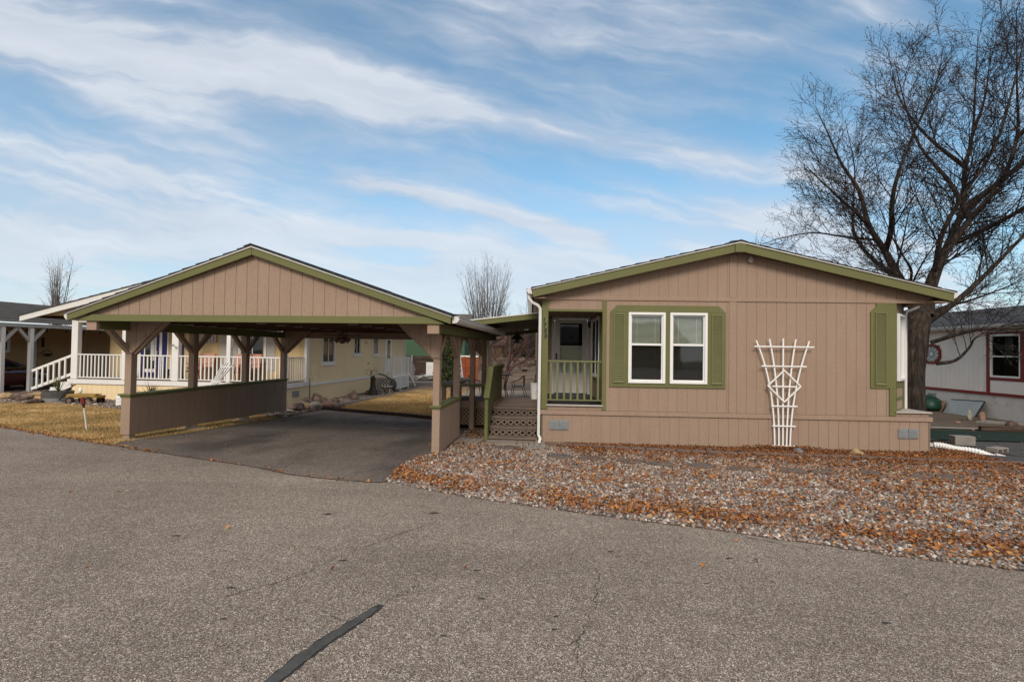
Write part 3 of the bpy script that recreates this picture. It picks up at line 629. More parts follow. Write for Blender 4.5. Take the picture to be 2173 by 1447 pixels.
for a, b in zip(LAWN2[:0] + [(-6.05, 18.2), (-5.78, 20.71), (-5.35, 24.21), (-4.86, 27.45)], [(-5.78, 20.71), (-5.35, 24.21), (-4.86, 27.45), (-4.5, 29.66)]):
    mb.beam((a[0], a[1], gz(*a) + .03), (b[0], b[1], gz(*b) + .03), .09, .1)
a, b = (-6.3, 16.6), (-6.05, 18.2); mb.beam((a[0], a[1], gz(*a) + .03), (b[0], b[1], gz(*b) + .03), .09, .1)
props(mb.build('lawn_edging', M['conc'], fr=F0, org=(-5.5, 22, gz(-5.5, 22))), 'low concrete strip between back lawn and the gravel', 'edging')
# flagstones sunk in the gravel
for i, (x, y) in enumerate([(.9, 8.7), (1.48, 8.59), (2.06, 8.4), (2.57, 8.21), (3.15, 8.11), (3.82, 7.96), (4.55, 7.85), (5.07, 7.83), (5.78, 7.76), (6.47, 7.69), (6.9, 7.63), (7.64, 7.9), (8.26, 8.13), (8.55, 8.5), (-.05, 9.5)]):
    b = MB(); n = 9; pl = [(math.cos(2 * math.pi * k / n) * .24 * rnd.uniform(.8, 1.15), math.sin(2 * math.pi * k / n) * .17 * rnd.uniform(.8, 1.15)) for k in range(n)]
    b.plate(pl, -.03, .012); o = b.build('stepping_stone', M['slate'], fr=F0, org=(0, 0, 0), bevel=.008)
    o.location = (x, y, gz(x, y) + EYE + .036); props(o, 'flat dark flagstone sunk in the leafy gravel path', 'stepping stone', 'flagstones across the gravel')
b = MB(); n = 8; b.plate([(math.cos(2 * math.pi * k / n) * .2, math.sin(2 * math.pi * k / n) * .15) for k in range(n)], -.03, .04)
o = b.build('splash_stone', M['conc'], fr=F0, org=(0, 0, 0), bevel=.01); o.location = (.50, 9.55, gz(.5, 9.55) + EYE + .02); props(o, 'grey flat stone below the left downspout mouth', 'stone')
# pavers before the stairs: groups of narrow slabs
def pav(x, y, lx, ly, yaw, lab, grp):
    b = MB(); b.box(-lx / 2, lx / 2, -ly / 2, ly / 2, -.03, .03); o = b.build('paving_slab', M['paver'], fr=F0, org=(0, 0, 0), bevel=.006)
    o.location = (x, y, gz(x, y) + EYE + .03); o.rotation_euler = (0, 0, yaw + rnd.uniform(-.02, .02)); props(o, lab, 'paving slab', grp)
for k in range(4): pav(-1.09 + k * .135, 10.13 - k * .012, .125, .52, -.25, 'narrow buff slab in the row beside the carport right wall', 'narrow slabs beside the carport wall')
pav(-.20, 10.02, .62, .42, -.06, 'long wide grey slab lying before the wooden stairs', None)
for k in range(5):
    for j in range(2): pav(.20 + k * .115, 10.13 - k * .01 - j * .22, .105, .20, -.06, 'small buff brick paver before the stairs near the downspout', 'small pavers before the stairs')
# lone rocks by the tan house wall
def rock(name, X, Y, r, m, label, seed, dz=0.0, cat='rock', group=None, rough=.35):
    b = MB(); b.blob((0, 0, 0), r[0], r[1], r[2], seed, rough, 3)
    o = b.build(name, m, fr=F0, org=(0, 0, 0), smooth=True); o.location = (X, Y, gz(X, Y) + EYE + r[2] * .55 + dz); o.rotation_euler = (0, 0, seed * 1.3)
    props(o, label, cat, group); return o
rock('rock', 5.75, 9.68, (.12, .09, .075), M['rockg'], 'smooth grey rock right of the white trellis foot', 1)
rock('rock', 6.86, 9.62, (.115, .09, .085), M['rocko'], 'tan knobbly rock below the right half of the skirt', 2)
rock('rock', 3.93, 9.60, (.075, .06, .06), M['rock'], 'small brown rock left of the trellis on the edging', 3)
rock('rock', .95, 10.12, (.13, .09, .05), M['rocko'], 'flat buff rock on the edging near the downspout', 4)
# leaf heap at the trellis foot
Q = np.random.RandomState(3).randn(900, 2) * [.28, .10] + [5.62, 10.0]
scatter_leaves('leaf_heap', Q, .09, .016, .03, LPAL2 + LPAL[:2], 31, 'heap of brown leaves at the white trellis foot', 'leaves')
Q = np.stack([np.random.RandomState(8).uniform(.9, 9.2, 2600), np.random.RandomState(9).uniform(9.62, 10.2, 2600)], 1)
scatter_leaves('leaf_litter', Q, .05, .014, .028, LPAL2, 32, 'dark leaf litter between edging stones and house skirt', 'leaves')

# ------------------------------------------------------------------ shared building pieces
def side_T(u, out=1):
    """siding on a wall that runs in depth at this u; local (s=v, depth, w); outward = +u for out=1"""
    return lambda s, d, w: (u - out * d, s, w)
def window(par, T, s0, s1, w0, w1, style='dh', fwid=.06, fm=None, blinds=True, mull=None, dep=.03, glass=None, low=None, label=None, proud=.03, room=True, sill=False):
    """T maps (s, depth, w); outward is -depth. Returns the window part (frame); panes, blinds are its children"""
    fm = fm or M['vinyl']; b = MB(T)
    def fr_(a0, a1, c0, c1, d0=-proud, d1=.05): b.box(a0, a1, d0, d1, c0, c1)
    fr_(s0, s1, w1 - fwid, w1); fr_(s0, s1, w0, w0 + fwid); fr_(s0, s0 + fwid, w0 + fwid, w1 - fwid); fr_(s1 - fwid, s1, w0 + fwid, w1 - fwid)
    i = fwid * .45; b.box(s0 + fwid, s1 - fwid, -proud * .3, .045, w1 - fwid - i, w1 - fwid); b.box(s0 + fwid, s1 - fwid, -proud * .3, .045, w0 + fwid, w0 + fwid + i)
    b.box(s0 + fwid, s0 + fwid + i, -proud * .3, .045, w0 + fwid + i, w1 - fwid - i); b.box(s1 - fwid - i, s1 - fwid, -proud * .3, .045, w0 + fwid + i, w1 - fwid - i)
    a0, a1, c0, c1 = s0 + fwid + i, s1 - fwid - i, w0 + fwid + i, w1 - fwid - i
    wm = (c0 + c1) / 2 if mull is None else mull; sm = (a0 + a1) / 2
    if style == 'dh': b.box(a0, a1, -proud * .3, .04, wm - .022, wm + .022)
    if style == 'sl': b.box(sm - .02, sm + .02, -proud * .3, .04, c0, c1)
    if sill: b.box(s0 - .04, s1 + .04, -proud - .02, .02, w0 - .07, w0 - .002)
    o = b.build('window', fm, par, bevel=.004, label=label)
    if style == 'dh': parts = [(a0, a1, wm + .022, c1), (a0, a1, c0, wm - .022)]
    elif style == 'sl': parts = [(a0, sm - .02, c0, c1), (sm + .02, a1, c0, c1)]
    else: parts = [(a0, a1, c0, c1)]
    for k, (x0, x1, z0, z1) in enumerate(parts):
        g = MB(T); g.box(x0, x1, .012 + .004 * k, .018 + .004 * k, z0, z1)
        g.build('pane', (low if (k == 1 and low) else (glass or M['glass'])), o)
    if blinds:
        g = MB(T); z = c0 + .01; 
        while z < c1 - .01: g.hexa([(a0 + .01, .055, z), (a1 - .01, .055, z), (a1 - .01, .078, z + .012), (a0 + .01, .078, z + .012)], [(a0 + .01, .055, z + .002), (a1 - .01, .055, z + .002), (a1 - .01, .078, z + .014), (a0 + .01, .078, z + .014)]); z += .0235
        for x in (a0 + .12, a1 - .12): g.box(x - .004, x + .004, .05, .054, c0, c1)
        g.build('blinds', M['blind'], o)
    if room:
        g = MB(T); g.box(a0 - .02, a1 + .02, .35 if not blinds else .11, .36 if not blinds else .12, c0 - .02, c1 + .02)
        for q in [(a0 - .02, a0, c0, c1), (a1, a1 + .02, c0, c1)]: g.box(q[0], q[1], .05, .35, q[2], q[3])
        g.box(a0, a1, .05, .35, c1, c1 + .02); g.box(a0, a1, .05, .35, c0 - .02, c0)
        g.build('reveal', M['room'] if not blinds else M['dark'], o)
    return o
ID = lambda s, d, w: (s, d, w)
def at_v(v): return lambda s, d, w: (s, v + d, w)
def roof_pair(par, uL, uR, wE, uA, wA, v0, v1, th=.035, m=None, under=None, name='roof'):
    """gable roof slabs of shingle; eave points (uL,wE),(uR,wE), apex (uA,wA) are the underside"""
    b = MB()
    nr = 14
    for (ue, s) in ((uL, 1), (uR, -1)):
        for k in range(nr):       # courses overlap like shingles, so the edge is stepped
            t0, t1 = k / nr, (k + 1) / nr
            x0, x1 = ue + (uA - ue) * t0, ue + (uA - ue) * t1; z0, z1 = wE + (wA - wE) * t0, wE + (wA - wE) * t1
            b.hexa([(x0, v0, z0), (x0, v1, z0), (x1, v1, z1), (x1, v0, z1)], [(x0, v0, z0 + th), (x0, v1, z0 + th), (x1, v1, z1 + th * .45), (x1, v0, z1 + th * .45)])
    b.prism([(uA - .14, wA - .03 + th * .7), (uA, wA + th * 1.25), (uA + .14, wA - .03 + th * .7), (uA, wA + th * .5)], v0 - .01, v1)
    return b.build(name, m or M['shingle'], par)

# ------------------------------------------------------------------ CARPORT
cp = thing('carport', FC, 3.05, 2.3, -1.95, 'open carport of brown posts with a tan gable front and olive green trim', 'carport')
CA, CW = 3.03, .331           # apex u, rake slope
def rk(u, base=.415): return base + CW * (3.49 - abs(u - CA))
b = MB(); b.siding(-.1, 6.2, .52, lambda u: rk(u) + .02, d=-.76, phase=.04, brk=(CA,))
b.build('gable_panel', M['tan'], cp)
b = MB(); b.prism([(-.34, .415), (6.42, .415), (6.16, .535), (-.02, .535)], -.82, -.75); b.build('belly_board', M['green'], cp, bevel=.004)
for sgn in (-1, 1):
    b = MB(); ue = CA + sgn * 3.50; b.prism([(ue, rk(ue)), (CA + sgn * .003, rk(CA)), (CA + sgn * .003, rk(CA) + .130), (ue, rk(ue) + .115)], -.865, -.825); b.build('rake_board', M['green'], cp, bevel=.004)
    b = MB(); b.prism([(ue + sgn * .02, rk(ue) + .113), (CA, rk(CA) + .128), (CA, rk(CA) + .150), (ue + sgn * .02, rk(ue) + .135)], -.885, -.80); b.build('drip_edge', M['whitem'], cp)
roof_pair(cp, CA - 3.54, CA + 3.54, rk(CA + 3.54) + .134, CA, rk(CA) + .152, -.895, 5.62, .032)
for k in range(9):            # rafters and roof boards, dark brown underside
    v = -.5 + k * .72
    for sgn in (-1, 1):
        b = MB(); ue = CA + sgn * 3.4; b.prism([(ue, rk(ue) + .02), (CA + sgn * .02, rk(CA) + .02), (CA + sgn * .02, rk(CA) + .115), (ue, rk(ue) + .10)], v - .02, v + .02); b.build('rafter', M['wood'], cp)
    b = MB(); b.box(-.1, 6.2, v + .025, v + .065, .46, .60); b.build('ceiling_joist', M['wood'], cp)
    b = MB(); b.box(CA - 1.0 - .11, CA - 1.0 + .11, v + .018, v + .024, .475, .53); b.box(CA + .9, CA + 1.12, v + .018, v + .024, .475, .53); b.build('nail_plate', M['metal'], cp)
for sgn in (-1, 1):
    b = MB(); ue = CA + sgn * 3.45
    b.prism([(ue, rk(ue) + .105), (CA, rk(CA) + .12), (CA, rk(CA) + .13), (ue, rk(ue) + .115)], -.80, 5.58); b.build('roof_deck', M['wood'], cp)
b = MB(); b.siding(-.1, 6.2, .30, lambda u: rk(u), d=5.35, phase=.04, brk=(CA,)); b.build('rear_gable_panel', M['tan'], cp)
b = MB(); b.box(-.3, 6.4, 5.42, 5.46, .28, .44); b.build('rear_beam', M['green'], cp)
for (u0, u1, v0) in ((-.16, .03, -.76), (6.12, 6.31, -.76)):
    b = MB(); b.box(u0, u1, v0 + .06, 5.42, .275, .44); b.build('side_beam', M['green'], cp, bevel=.004, label='long green-brown beam')
    b = MB(); b.box(u0 - .005, u1 + .005, v0 - .02, v0 + .05, .255, .415); b.build('beam_end_cap', M['tan'], cp, bevel=.004)
post_v = [0.0, 1.6, 3.42, 5.17]
for side in (0, 1):
    ua, ub = ((-.10, .04), (6.03, 6.15))[side]; um = (ua + ub) / 2
    for k, v in enumerate(post_v):
        gnd = FC.g(um, v)
        if side == 0:
            b = MB(); b.box(ua, ub, v - .06, v + .08, -1.75 if k else -1.82, .275); b.build('post', M['tan'], cp, bevel=.006)
            b = MB(); pr = [(.12, gnd - .05), (.105, -1.72)]
            b.tube([(um, v, gnd - .05), (um, v, -1.74 if k else -1.80)], [.13, .11] if k else [.11, .10], 4, R(45)); b.box(um - .22, um + .22, v - .2, v + .2, gnd - .1, gnd + .035 if k else gnd + .01)
            b.build('pier', M['pier'] if k else M['conc'], cp, bevel=.01)
        else:
            b = MB(); b.box(ua, ub, v - .06, v + .08, gnd + (.0 if k else .08), .275); b.build('post', M['tan'], cp, bevel=.006)
            if k == 0:
                b = MB(); b.box(ua + .01, ub - .01, v - .05, v + .07, gnd - .1, gnd + .1); b.build('post_foot', M['pier'], cp, bevel=.01)
        nd = -.15
        for dr in (-1, 1):
            if side == 1 and k == 0 and dr < 0: continue
            if k == 3 and dr > 0: continue
            b = MB(); b.beam((um, v + dr * .03, nd), (um, v + dr * .50, .30), .09, .09, (1, 0, 0)); b.build('brace', M['tan'], cp, bevel=.004)
for (nu, du, v) in ((-.04, 1, -.09), (6.155, -1, -.09), (-.04, 1, 5.10), (6.155, -1, 5.10)):
    b = MB()
    pts = [(nu + du * 0, -.155), (nu + du * .12, -.155), (nu + du * .78, .50), (nu, .50)]
    fr_top = .50
    x0, x1 = sorted((nu, nu + du * .78))
    if du > 0: b.siding(x0, x1, lambda u: max(-.155, -.155 + (u - nu - .12) * .992), fr_top, d=v, phase=nu + .20, brk=(nu + .12,))
    else: b.siding(x0, x1, lambda u: max(-.155, -.155 + (nu - u - .12) * .992), fr_top, d=v, phase=nu - .17, brk=(nu - .12,))
    b.build('knee_panel', M['tan'], cp)
    b = MB(); b.beam((nu + du * .10, v + .09, -.16), (nu + du * .80, v + .09, .50), .09, .08, (0, 1, 0)); b.build('knee_brace', M['tan'], cp, bevel=.004)
# low side walls
def low_wall(u0, u1, v0, v1, wt, wb0, wb1):
    b = MB()
    b.hexa([(u0 + .014, v0 + .002, wb0), (u1 - .014, v0 + .002, wb0), (u1 - .014, v1, wb1), (u0 + .014, v1, wb1)], [(u0 + .014, v0 + .002, wt), (u1 - .014, v0 + .002, wt), (u1 - .014, v1, wt), (u0 + .014, v1, wt)])
    b.box(u0, u1, v0 - .02, v0, wb0, wt)
    bot = lambda v: wb0 + (wb1 - wb0) * (v - v0) / (v1 - v0)
    b.T = lambda s, d, w: (u1 - d, s, w); b.siding(v0, v1, bot, wt, d=0, phase=v0 + .2)
    b.T = lambda s, d, w: (u0 + d, s, w); b.siding(v0, v1, bot, wt, d=0, phase=v0 + .2)
    o = b.build('low_wall', M['tan'], cp)
    c = MB(); c.box(u0 - .045, u1 + .03, v0 - .06, v1 + .03, wt, wt + .035); c.box(u0 - .02, u1 + .012, v0 - .035, v1 + .01, wt - .035, wt)
    c.build('wall_cap', M['green'], o, bevel=.005)
low_wall(-.13, .062, -.06, 5.23, -.985, -1.735, -1.90)
low_wall(6.03, 6.17, -.06, 1.62, -1.045, -1.865, -1.825)
def gutter(par, u, v0, v1, w, side=1, name='gutter', m=None):
    b = MB(); prof = [(0, .0), (side * .085, .0), (side * .12, -.03), (side * .11, -.06), (side * .075, -.10), (0, -.11)]
    b.prism([(u + a, w + c) for a, c in prof], v0, v1); b.box(min(u, u + side * .125), max(u, u + side * .125), v0, v1, w - .004, w + .008)
    return b.build(name, m or M['whitem'], par)
gutter(cp, CA + 3.51, -.80, 5.62, rk(CA + 3.51) + .13, 1); gutter(cp, CA - 3.51, -.80, 5.62, rk(CA - 3.51) + .13, -1)
b = MB(); wg = rk(CA + 3.5) + .02
b.tube([(6.60, 5.45, wg), (6.60, 5.45, wg - .06), (6.30, 5.35, wg - .24), (6.24, 5.33, wg - .34), (6.24, 5.33, -2.0)], .045, 4, R(45)); b.build('downspout', M['whitem'], cp)
b = MB()     # paddle ceiling fan hung in the carport
fx, fv = 2.75, 3.2
b.tube([(fx, fv, .46), (fx, fv, .33)], .02, 8); b.lathe([(.02, .36), (.09, .34), (.10, .28), (.04, .25)], (fx, fv, 0), 12)
f = thing('ceiling_fan', FC, fx, fv, .25, 'dark leaf-bladed fan with a cluster of shades under the carport roof', 'ceiling fan')
b.build('motor', M['planter'], f, smooth=True)
for k in range(5):
    a = k * 1.2566 + .3; b = MB(); b.beam((fx + .08 * math.cos(a), fv + .08 * math.sin(a), .31), (fx + .52 * math.cos(a), fv + .52 * math.sin(a), .33), .12, .012); b.build('blade', M['statue'], f)
for k in range(4):
    a = k * 1.57 + .5; b = MB(); b.tube([(fx + .06 * math.cos(a), fv + .06 * math.sin(a), .27), (fx + .17 * math.cos(a), fv + .17 * math.sin(a), .16)], [.03, .075], 10); b.build('lamp_shade', M['planter'], f, smooth=True)

# ------------------------------------------------------------------ TAN HOUSE WITH GREEN TRIM
hs = thing('manufactured_house', FH, 3.6, 0, -2.0, 'tan single storey house with olive green trim, white twin window and corner porch', 'house')
HA, HS = 3.62, .2335
def hr(u): return 2.10 - HS * abs(u - HA)
V1 = 14.0
b = MB(); b.siding(-.395, 7.566, lambda u: -1.935 - .0135 * (u + .4), -1.33, d=-.035, phase=.2032 * .22)
b.T = side_T(7.566, 1); b.siding(-.035, V1, -2.15, -1.33); b.T = side_T(-.395, -1); b.siding(-.035, V1, -2.15, -1.33); b.build('skirting', M['tan'], hs)
b = MB(); b.box(-.44, 7.60, -.065, -.036, -1.335, -1.243); b.box(7.567, 7.60, -.036, V1, -1.335, -1.243); b.box(-.44, -.396, -.036, V1, -1.335, -1.243); b.build('skirt_band', M['tan'], hs, bevel=.004)
b = MB(); b.box(-.38, 7.55, -.02, V1 - .1, -2.3, -1.99); b.build('dark_crawl_space', M['dark'], hs)
b = MB()
b.siding(.958, 6.9, -1.243, 1.09, phase=1.03, holes=[(1.435, 3.03, -.62, .815)]); b.siding(-.275, .868, .895, 1.09, phase=-.05); b.siding(-.275, .875, -1.243, -1.16, phase=-.05)
b.siding(6.9, 7.566, -1.243, -1.17, phase=7.0)
b.box(-.275, 6.9, .05, .08, .895, 1.12)
b.build('front_wall', M['tan'], hs)
b = MB(); b.siding(-.43, 7.64, 1.165, lambda u: hr(u) + .06, d=0, phase=1.03, brk=(HA,), holes=[]); b.build('gable_wall', M['tan'], hs)
b = MB(); b.box(-.46, 7.66, -.022, .02, 1.09, 1.165); b.build('gable_band', M['tan'], hs, bevel=.004)
b = MB(); b.box(3.51, 3.665, -.016, -.001, -1.243, 1.089); b.box(3.51, 3.665, -.016, -.001, 1.166, 2.09); b.build('seam_board', M['tan'], hs, bevel=.003)
# rake boards, key block, drip edge
for sg in (-1, 1):
    ue = HA + sg * 4.235; b = MB(); b.prism([(ue, hr(ue)), (HA, hr(HA)), (HA, hr(HA) + .172), (ue, hr(ue) + .165)], -.27 + .001 * (sg > 0), -.225); b.build('rake_board', M['green'], hs, bevel=.004)
    b = MB(); b.prism([(ue + sg * .02, hr(ue) + .165), (HA, hr(HA) + .173), (HA, hr(HA) + .195), (ue + sg * .02, hr(ue) + .187)], -.295, -.20); b.build('drip_edge', M['whitem'], hs)
    b = MB(); we = hr(HA + sg * 4.2)
    x0, x1 = (7.50, 7.82) if sg > 0 else (-.58, -.35); b.box(x0, x1, -.22, V1, 1.10, 1.118); b.box(x0 if sg < 0 else x1 - .02, x0 + .02 if sg < 0 else x1, -.22, V1, 1.118, 1.24); b.build('eave_soffit', M['tan'], hs)
    b = MB(); b.prism([(ue, hr(ue) + .13), (HA, hr(HA) + .15), (HA, hr(HA) + .14), (ue, hr(ue) + .12)], -.22, 0.0); b.build('rake_soffit', M['tan'], hs)
b = MB(); b.prism([(3.515, 2.075), (3.725, 2.075), (3.725, 2.245), (HA, 2.268), (3.515, 2.245)], -.30, -.271); b.build('key_block', M['green'], hs, bevel=.004)
roof_pair(hs, HA - 4.27, HA + 4.27, hr(HA + 4.27) + .188, HA, hr(HA) + .198, -.305, V1 + .3, .03)
b = MB(); b.prism([(3.40, 2.27), (3.46, 2.325), (3.60, 2.345), (3.76, 2.33), (3.83, 2.27)], -.20, V1); b.build('ridge_vent', M['black'], hs)
gutter(hs, HA - 4.245, -.22, V1, hr(HA - 4.24) + .185, -1); gutter(hs, HA + 4.245, -.22, V1, hr(HA + 4.24) + .185, 1)
def spout(pts, nm='downspout'):
    b = MB(); b.tube(pts, .042, 4, R(45), sq=1.0); return b.build(nm, M['whitem'], hs, bevel=.006)
spout([(-.70, -.12, 1.2), (-.69, -.12, 1.10), (-.62, -.11, 1.02), (-.50, -.09, .96), (-.452, -.075, .89), (-.45, -.07, .80), (-.455, -.085, -1.25), (-.455, -.10, -1.76), (-.42, -.12, -1.84), (-.47, -.28, -2.0)])
b = MB(); b.tube([(-.472, -.285, -1.985), (-.475, -.31, -2.02)], .046, 4, R(45)); b.build('spout_boot', M['black'], hs)
spout([(7.93, .75, 1.18), (7.93, .75, 1.10), (7.85, .74, 1.06), (7.66, .72, .99), (7.62, .70, .90), (7.62, .70, -1.17)])
# corner posts of the porch, header
b = MB(); b.box(-.408, -.275, -.03, .10, -1.235, 1.09); b.build('corner_post', M['green'], hs, bevel=.005)
b = MB(); b.box(.870, .956, -.028, .05, -1.235, 1.09); b.build('porch_trim', M['green'], hs, bevel=.005)
b = MB(); b.box(-.275, .870, -.024, .10, .842, .893); b.build('porch_header', M['green'], hs, bevel=.004)
b = MB(); b.box(-.30, .90, -.045, .06, -1.158, -1.128); b.build('porch_sill', M['grayw'], hs, bevel=.004)
b = MB(); b.box(-.40, 1.0, .06, 2.62, -1.165, -1.135); b.build('porch_floor', M['black'], hs)
b = MB(); b.box(-.40, 1.0, .10, 2.62, .90, .93); b.build('porch_ceiling', M['tan'], hs)
b = MB(); b.T = at_v(2.6); b.siding(-.40, 1.0, -1.13, .90, phase=0.0, holes=[(-.09, .93, -1.13, .925)]); b.build('porch_back_wall', M['tan'], hs)
PT = lambda s, d, w: (.95 + d, s, w)      # porch right side wall faces -u
b = MB(PT); b.siding(.05, 2.6, -1.13, .90, phase=.1, holes=[(.95, 2.37, -.58, .80)]); b.build('porch_side_wall', M['tan'], hs)
window(hs, PT, .93, 2.42, -.62, .83, 'sl', .05, glass=M['glassk'], blinds=False, label='two-light window in the porch side wall')
b = MB(PT); b.box(.80, 2.58, -.014, -.001, -.72, -.625); b.box(.80, .925, -.014, -.001, -1.12, .86); b.build('window_surround', M['green'], hs)
# door
b = MB(); v = 2.57
b.box(-.09, -.015, v - .05, v + .03, -1.13, .925); b.box(.855, .93, v - .05, v + .03, -1.13, .925); b.box(-.015, .855, v - .05, v + .03, .85, .925)
dr = b.build('door_frame', M['door'], hs, bevel=.005)
b = MB(); x0, x1, z0, z1 = -.005, .845, -1.10, .845
for q in [(x0, .135, z0, z1), (.72, x1, z0, z1), (.135, .72, .735, z1), (.135, .72, z0, -.56), (.135, .72, .115, .145)]: b.box(q[0], q[1], v - .03, v + .01, q[2], q[3])
b.box(.17, .69, v - .036, v - .03, -1.02, -.62)
sd_ = b.build('storm_door', M['door'], hs, bevel=.004)
b = MB(); b.box(.135, .72, v - .012, v - .008, .145, .735); b.build('pane', M['glassk'], sd_)
b = MB(); b.box(.135, .72, v - .008, v - .004, -.56, .115); b.build('pane', M['glass'], sd_)
b = MB(); b.box(.13, .725, v + .045, v + .05, -.57, .115); b.build('inner_door', M['blind'], sd_)
b = MB(); b.box(.13, .725, v + .055, v + .06, .115, .74); b.build('inner_window', M['dark'], sd_)
b = MB(); b.box(.02, .055, v - .06, v - .03, -.22, -.05); b.build('door_handle', M['black'], sd_, bevel=.004)
b = MB(); b.tube([(.42, v - .05, .40), (.42, v - .05, .34)], .035, 8); b.build('door_ornament', M['black'], sd_)
b = MB(); b.tube([(.91, v - .07, .78), (.91, v - .07, .68), (.91, v - .09, .62)], [.05, .055, .03], 8); b.build('porch_light', M['black'], hs)
b = MB(); b.box(-.20, -.165, 2.56, 2.60, .07, .13); b.build('doorbell', M['blind'], hs)
# porch railing
rl = MB(); rl.box(-.275, .870, .02, .085, -.235, -.195); o = rl.build('porch_railing', M['shutter'], hs, bevel=.004)
b = MB(); b.box(-.275, .870, .03, .075, -1.05, -1.022); b.build('bottom_rail', M['shutter'], o, bevel=.003)
for k in range(8):
    x = -.228 + k * .1435; b = MB(); b.box(x, x + .042, .035, .07, -1.022, -.235); b.build('baluster', M['shutter'], o)
# twin window, surround and shutters
b = MB(); v0, v1 = -.028, -.001
b.prism([(1.028, .845), (1.17, .99), (3.29, .99), (3.435, .845)], v0, v1)
for q in [(1.028, 1.412, -.735, .844), (3.055, 3.435, -.735, .844), (2.186, 2.278, -.735, .844), (1.412, 2.186, -.735, -.652), (2.278, 3.055, -.735, -.652)]: b.box(q[0], q[1], v0, v1, q[2], q[3])
b.build('window_surround', M['green'], hs, bevel=.003)
for a0, a1 in ((1.413, 2.184), (2.279, 3.053)): window(hs, ID, a0, a1, -.648, .842, 'dh', .052, mull=.166, glass=M['glass'], low=M['glassd'], proud=.055)
def shutter(a0, a1, w0, w1):
    b = MB(); 
    for q in [(a0, a0 + .022, w0, w1), (a1 - .022, a1, w0, w1), (a0 + .022, a1 - .022, w0, w0 + .03), (a0 + .022, a1 - .022, w1 - .03, w1)]: b.box(q[0], q[1], -.052, -.029, q[2], q[3])
    n = 35; h = (w1 - w0 - .06) / n
    for k in range(n):
        z = w0 + .03 + k * h; b.hexa([(a0 + .022, -.050, z), (a1 - .022, -.050, z), (a1 - .022, -.030, z), (a0 + .022, -.030, z)], [(a0 + .022, -.034, z + h * .62), (a1 - .022, -.034, z + h * .62), (a1 - .022, -.030, z + h * .62), (a0 + .022, -.030, z + h * .62)])
    b.build('shutter', M['shutter'], hs)
shutter(1.10, 1.335, -.645, .815); shutter(3.135, 3.37, -.65, .81); shutter(6.467, 6.702, -.605, .90)
b = MB(); b.prism([(6.388, .90), (6.50, 1.02), (6.50, 1.088), (6.902, 1.088), (6.902, -.672), (6.388, -.672)], -.028, -.001); b.box(6.768, 6.902, -.027, -.001, -1.235, -.673); b.build('corner_surround', M['green'], hs, bevel=.003)
# angled corner bay (6.9,0) -> (7.5,.6), side wall behind
q = math.sqrt(.5); L45 = .6 / q
BT = lambda s, d, w: (6.9 + s * q - d * q, 0 + s * q + d * q, w)
b = MB(BT); b.siding(0, L45, -1.17, 1.13, d=.0, phase=.1, holes=[(.10, .76, -.50, .86)]); b.build('bay_wall', M['tan'], hs)
b = MB(side_T(7.50, 1)); b.siding(.6, V1, -1.243, 1.12); b.build('side_wall', M['tan'], hs)
b = MB(side_T(-.40, -1)); b.siding(2.6, V1, -1.243, 1.12); b.build('side_wall', M['tan'], hs)
window(hs, BT, .085, .775, -.52, .885, 'sl', .05, glass=M['glassk'], blinds=False, proud=.06, label='narrow white corner window')
b = MB(BT)
for a0, a1, c0, c1 in [(0, L45, -.66, -.53), (0, L45, -.92, -.86), (0, L45, -1.17, -1.11), (0, .06, -1.11, 1.1), (L45 - .06, L45, -1.11, 1.1)]: b.box(a0, a1, -.018, -.001, c0, c1)
b.build('bay_trim', M['green'], hs)
b = MB(); b.plate([(6.88, -.05), (7.60, -.05), (7.60, .75), (7.53, .66)], -1.168, -1.142); b.build('bay_ledge', M['grayw'], hs)
for (a0, c0) in ((-.223, -1.655), (6.918, -1.685)):      # paired crawl-space vents
    b = MB()
    for k in (0, 1):
        x = a0 + k * .204; b.box(x, x + .197, -.058, -.036, c0, c0 + .20)
        b.box(x + .02, x + .177, -.066, -.058, c0 + .02, c0 + .18)
        for j in range(4): b.box(x + .04, x + .157, -.071, -.066, c0 + .045 + j * .033, c0 + .055 + j * .033)
    b.build('skirt_vent', M['metal'], hs, bevel=.003)
b = MB(); b.tube([(3.93, -.02, 1.955), (3.93, -.06, 1.955)], [.055, .05], 14); b.box(3.925, 3.935, -.075, -.06, 1.91, 2.0); b.tube([(3.93, 0, 2.03), (3.93, -.04, 2.03), (3.93, -.05, 2.0)], .03, 8); b.build('gable_light', M['grayw'], hs)
b = MB(); b.box(5.62, 5.98, -.05, -.035, -2.02, -1.96); b.build('skirt_gap', M['dark'], hs)
# house number 1705, hand-shaped metal digits stepping down the green post
def text(s, fr, u, v, w, size, m, par, name='house_number', rz=0.0, ext=.004):
    cu = bpy.data.curves.new('t', 'FONT'); cu.body = s; cu.size = size; cu.extrude = ext; cu.align_x = 'CENTER'; cu.offset = .004
    to = bpy.data.objects.new('t', cu); COL.objects.link(to); bpy.context.view_layer.update()
    me = bpy.data.meshes.new_from_object(to.evaluated_get(bpy.context.evaluated_depsgraph_get())); bpy.data.objects.remove(to)
    f, u0, v0, w0 = FR[par.name]
    me.transform(Matrix.Translation((u - u0, v - v0, w - w0)) @ Matrix.Rotation(R(90), 4, 'X') @ Matrix.Rotation(rz, 4, 'Z')); me.materials.clear(); me.materials.append(m)
    o = bpy.data.objects.new(name, me); COL.objects.link(o); o.parent = par; return o
for k, (ch, du, w) in enumerate([("1", -.364, .625), ("7", -.352, .510), ("0", -.338, .395), ("5", -.330, .280)]): text(ch, FH, du, -.036, w, .122, M["black"], hs, "house_number", R(-6))

